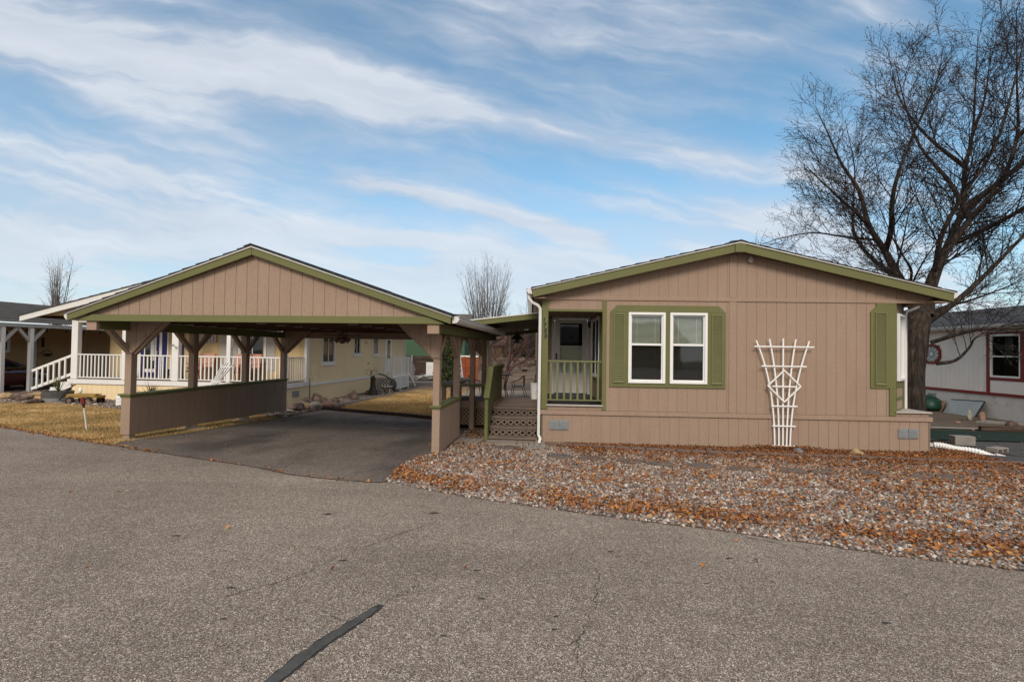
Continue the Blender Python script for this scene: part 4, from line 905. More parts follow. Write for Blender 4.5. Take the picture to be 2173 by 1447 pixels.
# white fan trellis leaning on the wall
tr = thing('trellis', FH, 4.57, -.1, -1.95, 'white fan-shaped lattice trellis with a diamond centre against the tan wall', 'trellis')
def lath(p, q, t=.026, v=-.10, dep=.018, nm='lath'):
    b = MB(); b.beam((p[0], v, p[1]), (q[0], v, q[1]), dep, t, (0, 0, 1) if abs(q[0] - p[0]) > abs(q[1] - p[1]) else (1, 0, 0)); return b
S_ = [[(4.022, .284), (4.283, -.557), (4.393, -1.455), (4.408, -1.98)], [(4.293, .313), (4.429, -.568), (4.485, -1.453), (4.49, -1.98)], [(4.571, .33), (4.571, -1.98)], [(4.827, .315), (4.706, -.63), (4.657, -1.45), (4.643, -1.98)], [(5.099, .283), (4.864, -.547), (4.736, -1.448), (4.716, -1.98)]]
for s in S_:
    # smooth bend through the points
    b = MB(); pts = []
    if len(s) == 2: pts = s
    else:
        ws = np.linspace(s[0][1], s[-1][1], 14); co = np.polyfit([p[1] for p in s], [p[0] for p in s], 3); pts = [(float(np.polyval(co, w)), float(w)) for w in ws]
    for p, q_ in zip(pts[:-1], pts[1:]): b.beam((p[0], -.105, p[1] + .001), (q_[0], -.105, q_[1] - .001), .018, .028, (1, 0, 0))
    b.build('stave', M['vinyl'], tr)
for p, q_ in [((3.975, .159), (5.183, .158)), ((4.118, -.244), (5.034, -.243)), ((4.345, -.658), (4.812, -.66)), ((4.325, -1.065), (4.853, -1.062)), ((4.348, -1.47), (4.815, -1.471)), ((4.337, -1.88), (4.803, -1.878))]:
    lath(p, q_, .028, -.128).build('cross_slat', M['vinyl'], tr, bevel=.002)
dm = [(4.573, -.323), (4.904, -.648), (4.576, -.976), (4.244, -.644)]
for k in range(4): lath(dm[k], dm[(k + 1) % 4], .026, -.150 if k % 2 else -.1505).build('diamond_slat', M['vinyl'], tr)

# ------------------------------------------------------------------ DECK, STAIRS, PATIO COVER
dk = thing('deck', FD, -1.2, 2.5, -2.0, 'weathered tan wooden deck with four steps, olive stair wall and built-in bench', 'deck')
lev = [(-1.84, .02), (-1.66, .30), (-1.48, .58), (-1.30, .86)]
for k, (w, v) in enumerate(lev):
    b = MB(); v1 = lev[k + 1][1] + .02 if k < 3 else 1.0
    b.box(-1.0, .03, v, v1, w - .04, w); b.build('stair_tread', M['deckw'], dk, bevel=.006)
    b = MB(); b.box(-.80 + .0, -.16, v + .03, v + .06, w, w + .006); b.build('grip_strip', M['black'], dk)
    if k:
        # lattice riser: crossed laths with dark gaps, a board at the top
        zt, zb = w - .04, lev[k - 1][0]
        b = MB(); vv = v + .025
        b.box(-1.0, .02, vv, vv + .02, zt - .035, zt); n = 7
        for j in range(n):
            x = -.99 + j * .143
            for (xa, xb) in ((x, x + .143), (x + .143, x)): b.beam((xa, vv + (.004 if xa < xb else .012), zb + .002), (xb, vv + (.004 if xa < xb else .012), zt - .03), .008, .034)
        b.build('lattice_riser', M['deckw'], dk)
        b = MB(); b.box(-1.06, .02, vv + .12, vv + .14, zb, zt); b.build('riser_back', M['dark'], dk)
b = MB(); b.box(-1.07, .03, .06, .09, -2.05, -1.88); b.build('bottom_riser', M['latt'], dk)
for x in (-1.09, .04):
    b = MB(); b.prism([(0, 0)] * 0 or [(x - .015, -2.1), (x + .015, -2.1), (x + .015, -1.86), (x - .015, -1.86)], .0, .3)
    b.build('stringer', M['latt'], dk)
b = MB()
for k in range(17): b.box(-1.07, .42, .90 + k * .142 + .0, .90 + k * .142 + .136, -1.335, -1.30)
for k in range(9): b.box(-2.42, -1.09, 2.02 + k * .142, 2.02 + k * .142 + .136, -1.335, -1.30)
b.build('deck_boards', M['deckw'], dk, bevel=.003)
b = MB(); b.box(-2.43, -1.08, 1.985, 2.015, -1.48, -1.30); b.box(-2.43, -2.40, 2.02, 3.3, -1.48, -1.337); b.build('rim_board', M['latt'], dk)
b = MB()
for j in range(-4, 14):
    x = -2.40 + j * .105
    for s_ in (1, -1):
        z0, z1 = -1.90, -1.49; xa, xb = (x, x + .41) if s_ > 0 else (x + .41, x); t0, t1 = 0.0, 1.0
        lo, hi = -2.41, -1.09
        if xa > xb: xa_, xb_ = xa, xb
        def clipx(xa, xb):
            t0, t1 = 0.0, 1.0; d = xb - xa
            for lim, sg in ((lo, 1), (hi, -1)):
                tt = (lim - xa) / d
                if (sg * d > 0): t0 = max(t0, tt)
                else: t1 = min(t1, tt)
            return t0, t1
        t0, t1 = clipx(xa, xb)
        if t1 - t0 > .05: b.beam((xa + (xb - xa) * t0, 2.0 + .009 * s_, z0 + (z1 - z0) * t0), (xa + (xb - xa) * t1, 2.0 + .009 * s_, z0 + (z1 - z0) * t1), .007, .035)
b.build('lattice_skirt', M['latt'], dk)
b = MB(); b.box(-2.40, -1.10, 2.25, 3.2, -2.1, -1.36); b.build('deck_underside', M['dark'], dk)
# olive wall beside the stairs: slanted part then level part
b = MB(); xw0, xw1 = -1.045, -1.005
prof = [(.0, -2.0), (.0, -1.02), (.62, -.41), (2.75, -.41), (2.75, -1.30), (.92, -1.30), (.10, -2.0)]
b.T = lambda s, d, w: (xw0 + d, s, w); b.prism(prof, 0, .012)
b.T = side_T(xw1, 1); b.siding(.0, 2.75, lambda v: -1.98 if v < .1 else max(-1.30, -2.0) if v > .92 else -2.0 + (v - .1) * .85, lambda v: -1.02 + v * .98 if v < .62 else -.41, brk=(.1, .62, .92), phase=.1, pitch=.152)
o = b.build('stair_wall', M['green'], dk)
b = MB(); b.beam((-1.025, -.04, -1.02), (-1.025, .62, -.385), .125, .04, (0, 0, 1)); b.box(-1.09, -.96, .60, 2.80, -.405, -.365); b.box(-1.0, -.975, .62, 2.78, -.49, -.406); b.build('wall_cap', M['green'], o, bevel=.004)
b = MB(); b.box(-1.06, -.99, -.035, .035, -2.02, -1.05); b.build('newel_post', M['green'], o, bevel=.004)
b = MB(); b.box(-.99, -.975, .95, 2.75, -1.30, -1.235); b.build('baseboard', M['latt'], o)
# built-in bench round the left part of the deck
b = MB(); b.box(-2.50, -1.20, 1.72, 1.82, -.915, -.865); b.box(-2.50, -2.38, 1.82, 4.6, -.915, -.865); o = b.build('bench_rail', M['green'], dk, bevel=.004)
b = MB(); b.box(-2.36, -1.22, 1.84, 2.12, -.895, -.86); b.hexa([(-2.37, 2.14, -.90), (-2.05, 2.14, -.90), (-2.05, 4.6, -.90), (-2.37, 4.6, -.90)], [(-2.37, 2.14, -.865), (-2.05, 2.14, -.865), (-2.05, 4.6, -.865), (-2.37, 4.6, -.865)]); b.build('bench_seat', M['rocko'], dk, bevel=.004)
for (x, v) in [(-2.44, 1.85), (-2.1, 1.85), (-1.72, 1.85), (-1.32, 1.85), (-2.44, 2.9), (-2.44, 3.9)]:
    b = MB(); b.box(x, x + .10, v, v + .09, -2.05, -.917); b.build('bench_post', M['latt'], dk)
pc = thing('patio_cover', FD, -.7, 4.2, -2.1, 'lean-to patio roof with olive fascia and white edge between carport and house', 'patio cover')
sl = .115
def pw(u): return .825 + (u - .1) * sl
def pslab(b, v0, v1, dz0, dz1, u0=-2.15, u1=.20): b.hexa([(u0, v0, pw(u0) + dz0), (u1, v0, pw(u1) + dz0), (u1, v1, pw(u1) + dz0), (u0, v1, pw(u0) + dz0)], [(u0, v0, pw(u0) + dz1), (u1, v0, pw(u1) + dz1), (u1, v1, pw(u1) + dz1), (u0, v1, pw(u0) + dz1)])
b = MB(); pslab(b, 1.55, 1.60, -.03, .095); b.build('fascia', M['green'], pc, bevel=.003)
b = MB(); pslab(b, 1.53, 7.2, .097, .125); b.build('roof', M['whitem'], pc)
b = MB(); 
for k in range(26): pslab(b, 1.61 + k * .2, 1.61 + k * .2 + .185, -.005, .012)
b.build('soffit_boards', M['deckw'], pc)
b = MB(); pslab(b, 6.9, 6.98, -.14, -.006); b.build('rear_beam', M['green'], pc)
for u in (-2.05, .05):
    b = MB(); b.box(u, u + .1, 6.9, 7.0, -2.2, pw(u) - .14); b.build('post', M['latt'], pc)
ln = thing('hanging_feeder', FD, -.60, 2.6, .25, 'black pagoda-shaped bird feeder hanging under the patio roof', 'bird feeder')
b = MB(); b.lathe([(.02, .52), (.05, .50), (.06, .47), (.17, .36), (.18, .345), (.07, .345)], (-.60, 2.6, -.05), 8); b.build('feeder_roof', M['black'], ln)
b = MB(); b.lathe([(.06, .34), (.06, .26), (.11, .255), (.11, .235), (.03, .22)], (-.60, 2.6, -.03), 8); b.build('seed_tray', M['black'], ln)
b = MB(); b.tube([(-.60, 2.6, .46), (-.60, 2.6, .77)], .006, 6); b.build('hanger', M['black'], ln)
# bistro table and two chairs on the patio, bin on the deck
def chair(X, Y, rz, lab):
    c = thing('patio_chair', F0, 0, 0, -1.9, lab, 'chair', 'black metal chairs on the patio'); c.location = (X, Y, -1.9 + EYE); c.rotation_euler = (0, 0, rz)
    FR[c.name] = (F0, 0, 0, 0)
    for s_ in (-1, 1):
        b = MB(); b.tube([(s_ * .26, .26, 0), (s_ * .25, .20, .44), (s_ * .27, .22, .62), (s_ * .28, -.02, .68), (s_ * .25, -.24, .86), (s_ * .22, -.26, .86)], .014, 6); b.build('arm_frame', M['black'], c)
        b = MB(); b.tube([(s_ * .25, .20, .43), (s_ * .24, -.20, .42), (s_ * .27, -.34, 0)], .013, 6); b.build('rear_leg', M['black'], c)
    b = MB(); b.tube([(-.24, -.25, .86), (0, -.30, .88), (.24, -.25, .86)], .014, 6)
    for k in range(7): x = -.18 + k * .06; b.box(x - .012, x + .012, -.27 + .02, -.262 + .02, .46, .86)
    b.build('backrest', M['black'], c)
    b = MB()
    for k in range(8): b.box(-.24, .24, -.20 + k * .052, -.165 + k * .052, .425, .435)
    b.build('seat', M['black'], c)
chair(.28, 20.0, R(80), 'black metal armchair right of the patio table')
chair(-1.45, 19.6, R(-75), 'black metal armchair left of the patio table behind the bench')
tb = thing('patio_table', F0, -.35, 19.4, -1.9, 'round black metal table behind the olive stair wall', 'table')
b = MB(); b.lathe([(.38, -.98), (.40, -.965), (.40, -.95), (.02, -.945)], (-.35, 19.4, 0), 20); b.build('table_top', M['black'], tb)
for k in range(4):
    a = k * 1.57 + .6; b = MB(); b.tube([(-.35 + .30 * math.cos(a), 19.4 + .30 * math.sin(a), -.98), (-.35 + .12 * math.cos(a), 19.4 + .12 * math.sin(a), -1.45), (-.35 + .28 * math.cos(a), 19.4 + .28 * math.sin(a), -1.9)], .018, 6); b.build('table_leg', M['black'], tb)
bn = thing('waste_bin', FD, -.13, 2.9, -1.30, 'small white plastic bin on the deck beside the white downspout', 'bin')
b = MB(); b.lathe([(.095, 0), (.115, .40), (.125, .41), (.125, .43), (.10, .43)], (-.13, 2.9, -1.30), 18); b.build('bin_body', M['vinyl'], bn, smooth=False)
b = MB(); b.box(-.06, -.035, 2.77, 2.785, -1.10, -1.06); b.build('handle', M['black'], bn)

# ------------------------------------------------------------------ YELLOW HOUSE WITH WHITE PORCH
yh = thing('yellow_house', FY, -4.0, 1.0, -2.1, 'pale yellow house with white front porch, blue doors and white rear deck', 'house')
YP = 1.42
b = MB(); b.siding(-8.3, -.0, -2.25, -1.44, phase=.05); b.T = side_T(0, 1); b.siding(0, YP, -2.25, -1.44); b.build('porch_skirt', M['yellow'], yh)
b = MB(); b.box(-8.45, .03, -.05, -.001, -1.44, -1.275); b.box(.001, .05, 0, YP - .02, -1.44, -1.275); b.build('porch_band', M['white'], yh, bevel=.005)
b = MB(); b.box(-8.42, .0, .0, YP, -1.29, -1.26); b.build('porch_floor', M['deckw'], yh)
for (a0, a1) in ((-8.38, -8.12), (-6.31, -6.16), (-4.33, -4.07), (-2.22, -2.07), (-.15, .0)):
    b = MB(); b.box(a0, a1, .0, .16, -1.26, .86); b.build('porch_post', M['white'], yh, bevel=.006)
def rail(T, s0, s1, n, wt=-.355, wb=-1.19, nm='porch_railing'):
    b = MB(T); b.box(s0, s1, .03, .10, wt - .045, wt); o = b.build(nm, M['white'], yh, bevel=.004)
    b = MB(T); b.box(s0, s1, .045, .085, wb - .035, wb); b.build('bottom_rail', M['white'], o)
    for k in range(n):
        x = s0 + (k + .5) * (s1 - s0) / n; b = MB(T); b.box(x - .022, x + .022, .05, .08, wb, wt - .045); b.build('baluster', M['white'], o)
for a0, a1, n in ((-8.12, -6.31, 12), (-6.16, -4.33, 12), (-4.07, -2.22, 12), (-2.07, -.15, 12)): rail(ID, a0, a1, n)
rail(lambda s, d, w: (-.02 - d, s, w), .16, YP, 9)
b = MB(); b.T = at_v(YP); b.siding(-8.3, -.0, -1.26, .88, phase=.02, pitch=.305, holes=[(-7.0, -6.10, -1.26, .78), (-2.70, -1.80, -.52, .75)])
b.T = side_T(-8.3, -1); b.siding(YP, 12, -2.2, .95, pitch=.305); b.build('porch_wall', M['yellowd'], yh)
b = MB(side_T(0, 1)); b.siding(YP, 12.15, -1.345, .95, pitch=.1016, gap=.007, th=.008, holes=[(2.52, 3.46, -.58, .70), (5.32, 5.93, -.25, .55), (7.52, 8.07, -.25, .55), (9.05, 9.93, -1.3, .62)]); b.build('side_wall', M['yellow'], yh)
b = MB(side_T(0, 1)); b.siding(YP, 12.15, -2.3, -1.455, pitch=.1016, gap=.007, th=.008); b.build('side_skirting', M['yellow'], yh)
b = MB(side_T(0, 1)); b.box(YP, 12.2, -.03, -.001, -1.455, -1.345); b.build('skirt_band', M['white'], yh)
b = MB(side_T(0, 1)); b.box(YP - .12, YP + .06, -.035, .06, -1.345, .95); b.box(12.1, 12.2, -.035, .0, -1.345, .95); b.build('corner_board', M['white'], yh)
ST = side_T(0, 1)
window(yh, ST, 2.45, 3.52, -.66, .78, 'sl', .07, fm=M['white'], glass=M['glassk'], sill=True); window(yh, ST, 5.26, 6.0, -.32, .60, 'sl', .06, fm=M['white'], glass=M['glassk'], blinds=False, sill=True); window(yh, ST, 7.46, 8.13, -.34, .60, 'sl', .06, fm=M['white'], glass=M['glassk'], blinds=False, sill=True)
b = MB(ST); b.box(9.0, 9.98, -.03, .02, -1.3, .70); d_ = b.build('rear_door', M['vinyl'], yh, bevel=.004)
b = MB(ST); b.box(9.28, 9.70, -.036, -.031, -.55, .45); b.build('pane', M['carglass'], d_)
b = MB(ST); b.box(6.55, 6.72, -.12, .0, .26, .36); b.build('wall_lamp', M['vinyl'], yh)
b = MB(ST); b.box(6.85, 6.93, -.03, .0, -.78, -.68); b.build('outlet', M['metal'], yh)
b = MB(ST)
for k in (0, 1): b.box(.45 + k * .21, .645 + k * .21, -.03, -.001, -1.77, -1.56)
b.build('skirt_vent', M['metal'], yh)
# french doors and windows under the porch
PV = at_v(YP)
b = MB(PV)
b.box(-7.12, -5.72, -.03, -.001, -1.26, .86); b.build('door_trim', M['vinyl'], yh)
for nm, a0, a1, m_ in (('blue_door', -6.90, -6.12, 'blue'), ('side_door', -5.98, -5.78, 'blue'), ('blue_panel', -5.20, -5.08, 'blue')):
    b = MB(PV); b.box(a0, a1, -.05, -.031, -1.24, .80); o = b.build(nm, M[m_], yh)
    if nm == 'blue_door':
        b = MB(PV); b.box(-6.74, -6.22, -.056, -.051, -1.05, .74); b.build('door_glass_frame', M['vinyl'], o)
        b = MB(PV); b.box(-6.69, -6.27, -.062, -.057, -.92, .70); b.build('pane', M['carglass'], o)
        b = MB(PV); b.box(-6.45, -6.28, -.066, -.063, -.60, .70); b.build('curtain', M['blind'], o)
        b = MB(PV); b.box(-6.18, -6.15, -.09, -.051, -.45, -.22); b.build('door_handle', M['chrome'], o)
b = MB(PV); b.box(-5.60, -5.20, -.02, -.001, -1.26, .8); b.build('grey_panel', M['grayw'], yh)
window(yh, PV, -2.80, -1.66, -.58, .80, 'sl', .07, fm=M['vinyl'], glass=M['glassk'])
for a0, a1 in ((-3.55, -2.82), (-1.64, -1.30)): 
    b = MB(PV); b.box(a0, a1, -.025, -.001, -.9, .80); b.build('wall_shutter', M['grayw'], yh)
b = MB(PV); x = -4.80
for k in range(9): b.box(x + k * .125, x + k * .125 + .10, -.05, -.03, .14 - .03 * (k % 2), .52 + .04 * (k % 3 == 0))
b.box(-4.82, -3.68, -.03, -.02, .17, .23); b.box(-4.82, -3.68, -.03, -.02, .40, .45); b.build('picket_sign', M['grayw'], yh)
b = MB(); b.tube([(-4.30, -.02, -.02), (-4.26, -.03, .05), (-4.20, -.03, -.02), (-4.13, -.03, -.12), (-4.09, -.03, -.06), (-4.13, -.03, -.02)], .012, 6); b.build('scroll_ornament', M['metal'], yh)
# porch roof and main roof
YA = -4.3
def yr(u): return 1.02 - .0 + .235 * (5.9 - abs(u - YA)) - .04
for sg in (-1, 1):
    ue = YA + sg * 5.75
    b = MB(); b.prism([(ue, yr(ue) - .22), (YA, yr(YA) - .22), (YA, yr(YA)), (ue, yr(ue) - .02)], -.42, -.38); b.build('rake_board', M['whitem'], yh)
    b = MB(); b.prism([(ue - sg * .02, yr(ue) - .06), (YA, yr(YA) - .05), (YA, yr(YA) - .03), (ue - sg * .02, yr(ue) - .04)], -.38, 12.6); b.build('roof_deck', M['wood'], yh)
roof_pair(yh, YA - 5.8, YA + 5.8, yr(YA + 5.8) - .02, YA, yr(YA) + .0, -.46, 12.7, .03, M['shingleb'])
b = MB(); b.box(-8.4, .05, .02, .14, .80, 1.02); b.build('porch_beam', M['white'], yh)
b = MB(); b.box(-9.9, 1.3, .2, YP + .3, .96, .985); b.build('porch_ceiling', M['wood'], yh)
gutter(yh, .75, -.4, 12.6, .93, 1)
b = MB(); b.siding(YA - 5.6, YA + 5.6, 1.03, lambda u: max(1.04, yr(u) - .07), d=.03, phase=.05, pitch=.305, brk=(YA,)); b.build('gable_wall', M['yellow'], yh)
# stairs at the left end of the porch, going down to the left
st = MB(); 
for k, (w, x) in enumerate([(-1.40, -8.95), (-1.61, -9.35), (-1.81, -9.75)]):
    b = MB(); b.box(x, x + .48, .12, 1.1, w - .19, w); b.build('porch_step', M['white'], yh, bevel=.004)
b = MB(); b.beam((-8.38, .07, -.42), (-10.05, .07, -1.02), .07, .09); o = b.build('stair_rail', M['white'], yh, bevel=.004)
b = MB(); b.beam((-8.38, .07, -1.10), (-10.05, .07, -1.68), .07, .10); b.build('bottom_rail', M['white'], o)
for k in range(6):
    x = -8.62 - k * .235; z = -.42 + (x + 8.38) * .36; b = MB(); b.box(x - .03, x + .03, .0, .04, z - .74, z); b.build('baluster', M['white'], o)
b = MB(); b.beam((-8.40, .10, -1.45), (-9.3, .10, -1.80), .04, .22); b.build('stringer', M['white'], yh)
# rear deck
rdk = MB()
b = MB(); b.box(.02, .98, 7.75, 10.2, -1.49, -1.36); o = b.build('rear_deck', M['white'], yh, bevel=.005)
def lattice(b, P0, P1, z0, z1, step=.16, w=.03):
    P0 = Vector(P0); P1 = Vector(P1); L_ = (P1 - P0).length; H_ = z1 - z0; d = (P1 - P0) / L_; n = int((L_ + H_) / step) + 1
    for k in range(n):
        s_ = -H_ + k * step
        for sg in (1, -1):
            a0 = (s_, z0) if sg > 0 else (s_, z1); a1 = (s_ + H_, z1) if sg > 0 else (s_ + H_, z0)
            t0 = max(0, (0 - a0[0]) / H_); t1 = min(1, (L_ - a0[0]) / H_)
            if t1 - t0 < .04: continue
            q0 = P0 + d * (a0[0] + H_ * t0); q1 = P0 + d * (a0[0] + H_ * t1); za = a0[1] + (a1[1] - a0[1]) * t0; zb = a0[1] + (a1[1] - a0[1]) * t1
            nn = Vector((d.y, -d.x)) * (.006 * sg)
            b.beam((q0.x + nn.x, q0.y + nn.y, za), (q1.x + nn.x, q1.y + nn.y, zb), .008, w)
b = MB(); lattice(b, (.05, 7.77), (.94, 7.77), -2.12, -1.50); b.build('lattice', M['white'], o)
b = MB(); 
for k in range(6): b.box(.95, .975, 7.8, 10.1, -2.06 + k * .095, -1.99 + k * .095)
b.build('side_boards', M['white'], o)
b = MB(); b.box(.08, .9, 7.9, 10.1, -2.15, -1.5); b.build('underside', M['dark'], o)
for (x, v) in ((.93, 7.76), (.93, 8.9), (.93, 10.1)):
    b = MB(); b.box(x - .035, x + .035, v - .035, v + .035, -2.3, -.45); b.build('deck_post', M['white'], o)
b = MB(); b.box(.04, .97, 7.76, 7.80, -.48, -.44); b.box(.92, .97, 7.80, 10.15, -.48, -.44); b.box(.04, .93, 7.76, 7.79, -1.32, -1.29); b.box(.93, .96, 7.8, 10.15, -1.32, -1.29)
for k in range(8): b.box(.10 + k * .115, .125 + k * .115, 7.765, 7.79, -1.29, -.48)
for k in range(18): b.box(.935, .958, 7.87 + k * .125, 7.895 + k * .125, -1.29, -.48)
b.build('deck_railing', M['white'], o)
b = MB(); b.beam((.95, 10.2, -.46), (.95, 11.2, -1.2), .05, .05); b.beam((.95, 10.2, -1.38), (.95, 11.3, -2.15), .05, .14)
for k in range(5): b.box(.93, .96, 10.3 + k * .18, 10.33 + k * .18, -1.45 - k * .13, -.56 - k * .13)
b.build('deck_stair_rail', M['white'], o)
# porch furniture
def lounge(u, lab, wd=.62):
    c = thing('cushioned_chair', FY, u, .75, -1.26, lab, 'chair', 'coral cushioned porch chairs'); w0 = -1.26
    b = MB(); b.box(u - wd / 2, u + wd / 2, .5, 1.0, w0 + .38, w0 + .50); b.build('seat_cushion', M['orange'], c, bevel=.03)
    b = MB(); b.hexa([(u - wd / 2, 1.0, w0 + .42), (u + wd / 2, 1.0, w0 + .42), (u + wd / 2, 1.1, w0 + .42), (u - wd / 2, 1.1, w0 + .42)], [(u - wd / 2, 1.15, w0 + .98), (u + wd / 2, 1.15, w0 + .98), (u + wd / 2, 1.25, w0 + .98), (u - wd / 2, 1.25, w0 + .98)]); b.build('back_cushion', M['orange'], c, bevel=.03)
    for s_ in (-1, 1):
        x = u + s_ * (wd / 2 + .04); b = MB(); b.tube([(x, .5, w0), (x, .5, w0 + .6), (x, 1.05, w0 + .62), (x, 1.2, w0)], .018, 6); b.build('side_frame', M['redt'], c)
    b = MB(); b.box(u - wd / 2, u + wd / 2, .49, .53, w0 + .30, w0 + .35); b.build('front_rail', M['redt'], c)
lounge(-3.86, 'coral cushioned chair under the picket sign'); lounge(-2.38, 'coral cushioned chair before the dark porch window, left one'); lounge(-1.85, 'coral cushioned chair before the dark porch window, right one', .38)
for i, (u, lab) in enumerate(((-6.95, 'short black plant pot beside the left blue door'), (-5.36, 'black pot on the porch right of the blue doors'), (-5.12, 'black pot under the narrow blue panel'))):
    b = MB(); b.lathe([(.08, 0), (.11, .34), (.12, .36), (.09, .36)], (u, .9, -1.26), 12); o = b.build('pot', M['black'], fr=FY, org=(u, .9, -1.26)); props(o, lab, 'pot')
# adirondack chair in front of the porch
ac = thing('adirondack_chair', F0, -9.2, 15.2, -2.0, 'white slatted fan-back chair with grey arms before the porch', 'chair')
for k in range(5):
    t = (k - 2) / 2; b = MB(); b.beam((-9.36 + t * .06, 15.15, -1.30), (-9.08 + t * .17, 15.5, -.52 - abs(t) * .06), .05, .015, (1, 0, 0)); b.build('back_slat', M['vinyl'], ac)
for k, z in enumerate((-1.12, -.66)):
    b = MB(); b.beam((-9.44 + k * .16, 15.22 + k * .2, z), (-9.12 + k * .2, 15.22 + k * .2, z + .01), .02, .03); b.build('cross_slat', M['vinyl'], ac)
for s_ in (-1, 1):
    x = -9.30 + s_ * .23; b = MB(); b.box(x - .04, x + .04, 14.75, 15.25, -1.30, -1.27); b.build('arm', M['grayw'], ac)
    b = MB(); b.box(x - .03, x + .03, 14.8, 14.85, -2.0, -1.30); b.build('front_leg', M['grayw'], ac)
b = MB(); b.box(-9.5, -9.1, 14.85, 15.25, -1.58, -1.55); b.build('seat', M['vinyl'], ac)

# ------------------------------------------------------------------ FAR LEFT HOUSE + its carport posts, car
FT = Frame(-20.3, 19.15, .12)
th = thing('brown_house', FT, -3.3, 5, -2.1, 'tan brown house with dark shingle roof and white trim at far left', 'house')
TW = lambda s, d, w: (-3.3 - d, s, w)
b = MB(TW); b.siding(-2, 12, -2.3, .80, pitch=.2032, holes=[(2.2, 2.78, -.38, .50)]); b.build('side_wall', M['tanf'], th)
b = MB(TW); b.box(3.87, 3.97, -.03, -.001, -2.2, .74); b.box(3.97, 12, -.03, -.001, .74, .80); b.build('white_trim', M['vinyl'], th)
window(th, TW, 2.10, 2.86, -.44, .56, 'dh', .07, fm=M['vinyl'], glass=M['glassk'], blinds=False)
b = MB(); b.hexa([(-7.6, -3, 2.16), (.0, -3, .96), (.0, 12.5, .96), (-7.6, 12.5, 2.16)], [(-7.6, -3, 2.20), (.03, -3, 1.0), (.03, 12.5, 1.0), (-7.6, 12.5, 2.20)]); b.build('roof', M['shingleb'], th)
b = MB(); b.box(-3.3, -.02, -3, 12.3, .80, .81); b.build('soffit', M['tanf'], th)
b = MB(); b.box(-.06, .02, -3, 12.3, .66, .80); b.build('eave_beam', M['grayw'], th)
gutter(th, .0, -3, 12.4, .97, 1, m=M['grayw'])
for v, in ((.16,), (1.20,), (8.2,)):
    b = MB(); b.box(-.16, -.02, v - .07, v + .07, FT.g(0, v) - .05, .66); o = b.build('carport_post', M['grayw'] if v > 5 else M['white'], th, bevel=.006)
    for dr in (-1, 1):
        b = MB(); b.beam((-.09, v + dr * .05, .08), (-.09, v + dr * .50, .62), .10, .10, (1, 0, 0)); b.build('brace', M['grayw'], o)
# string lights along the eave
sl_ = thing('string_lights', FT, -.3, 2, .7, 'dark cable of hanging bulbs under the eave of the brown house', 'string lights')
b = MB(); pts = [(-.3 + 0, -1 + k * .25, .68 - .04 * math.sin((k % 4) / 4 * math.pi)) for k in range(34)]; b.tube(pts, .012, 5); b.build('cable', M['black'], sl_)
for k in range(8):
    b = MB(); v = -.4 + k * .8; b.lathe([(.012, .0), (.012, -.07), (.03, -.10), (.035, -.14), (.01, -.17)], (-.3, v, .66), 8); b.build('bulb', M['black'], sl_)
wc = thing('wind_chime', FT, -3.2, 4.15, .0, 'wind chime with owl top hanging on the brown house wall', 'wind chime')
b = MB(); b.blob((-3.15, 4.15, .52), .06, .06, .06, 3, .3); b.build('chime_top', M['rocko'], wc)
b = MB()
for k in range(5): a = k * 1.256; b.tube([(-3.15 + .04 * math.cos(a), 4.15 + .04 * math.sin(a), .30), (-3.15 + .04 * math.cos(a), 4.15 + .04 * math.sin(a), -.18)], .012, 6)
b.build('tubes', M['tyre'], wc)
wb = thing('wall_basket', FT, -3.2, 4.3, -.5, 'dark wire basket with arched handle hanging on the brown wall', 'basket')
b = MB(); b.tube([(-3.12, 4.05, -.50), (-3.12, 4.15, -.36), (-3.12, 4.35, -.32), (-3.12, 4.50, -.38), (-3.12, 4.55, -.5)], .016, 6); b.build('handle', M['black'], wb)
b = MB(); b.lathe([(.08, -.62), (.16, -.56), (.24, -.50)], (-3.05, 4.3, 0), 12, .5, 1); b.build('basket_bowl', M['black'], wb)
wr = thing('wreath', FT, -.3, .35, .2, 'dark red twig wreath hanging on the far left post brace', 'wreath')
b = MB(); b.tube([(-.2 + .0 * math.cos(a), .25 + .20 * math.cos(a), .28 + .26 * math.sin(a)) for a in [k * math.pi / 12 for k in range(25)]], .035, 7); b.build('ring', M['statue'], wr)
# the dark red car, nose pointing away to the right
CV0 = FT.g(-1.9, 1)
car = thing('car', FT, -1.9, .7, CV0, 'dark red car parked under the far left carport', 'car')
def loft(secs, caps=True):
    b = MB(); n = len(secs[0]); vs = [p for s_ in secs for p in s_]
    fs = [(i * n + k, i * n + (k + 1) % n, (i + 1) * n + (k + 1) % n, (i + 1) * n + k) for i in range(len(secs) - 1) for k in range(n)]
    if caps: fs += [tuple(range(n - 1, -1, -1)), tuple(range((len(secs) - 1) * n, len(secs) * n))]
    b.add(vs, fs); return b
def bsec(v, hw, z0, z1, um=-1.9):   # rounded lower body section
    return [(um - hw * .92, v, z0), (um + hw * .92, v, z0), (um + hw, v, z0 + (z1 - z0) * .25), (um + hw * 1.02, v, z0 + (z1 - z0) * .6), (um + hw * .95, v, z1 - .03), (um + hw * .8, v, z1), (um - hw * .8, v, z1), (um - hw * .95, v, z1 - .03), (um - hw * 1.02, v, z0 + (z1 - z0) * .6), (um - hw, v, z0 + (z1 - z0) * .25)]
gc = -2.04
b = loft([bsec(v, hw, gc + a, gc + c) for v, hw, a, c in [(-1.55, .70, .42, .92), (-1.45, .84, .28, 1.0), (-1.0, .89, .24, 1.06), (0, .90, .24, 1.02), (1.2, .90, .24, 1.0), (1.75, .89, .24, 1.0), (2.3, .87, .24, .93), (2.75, .80, .28, .82), (2.92, .66, .34, .66)]])
body = b.build('body', M['car'], car, smooth=True)
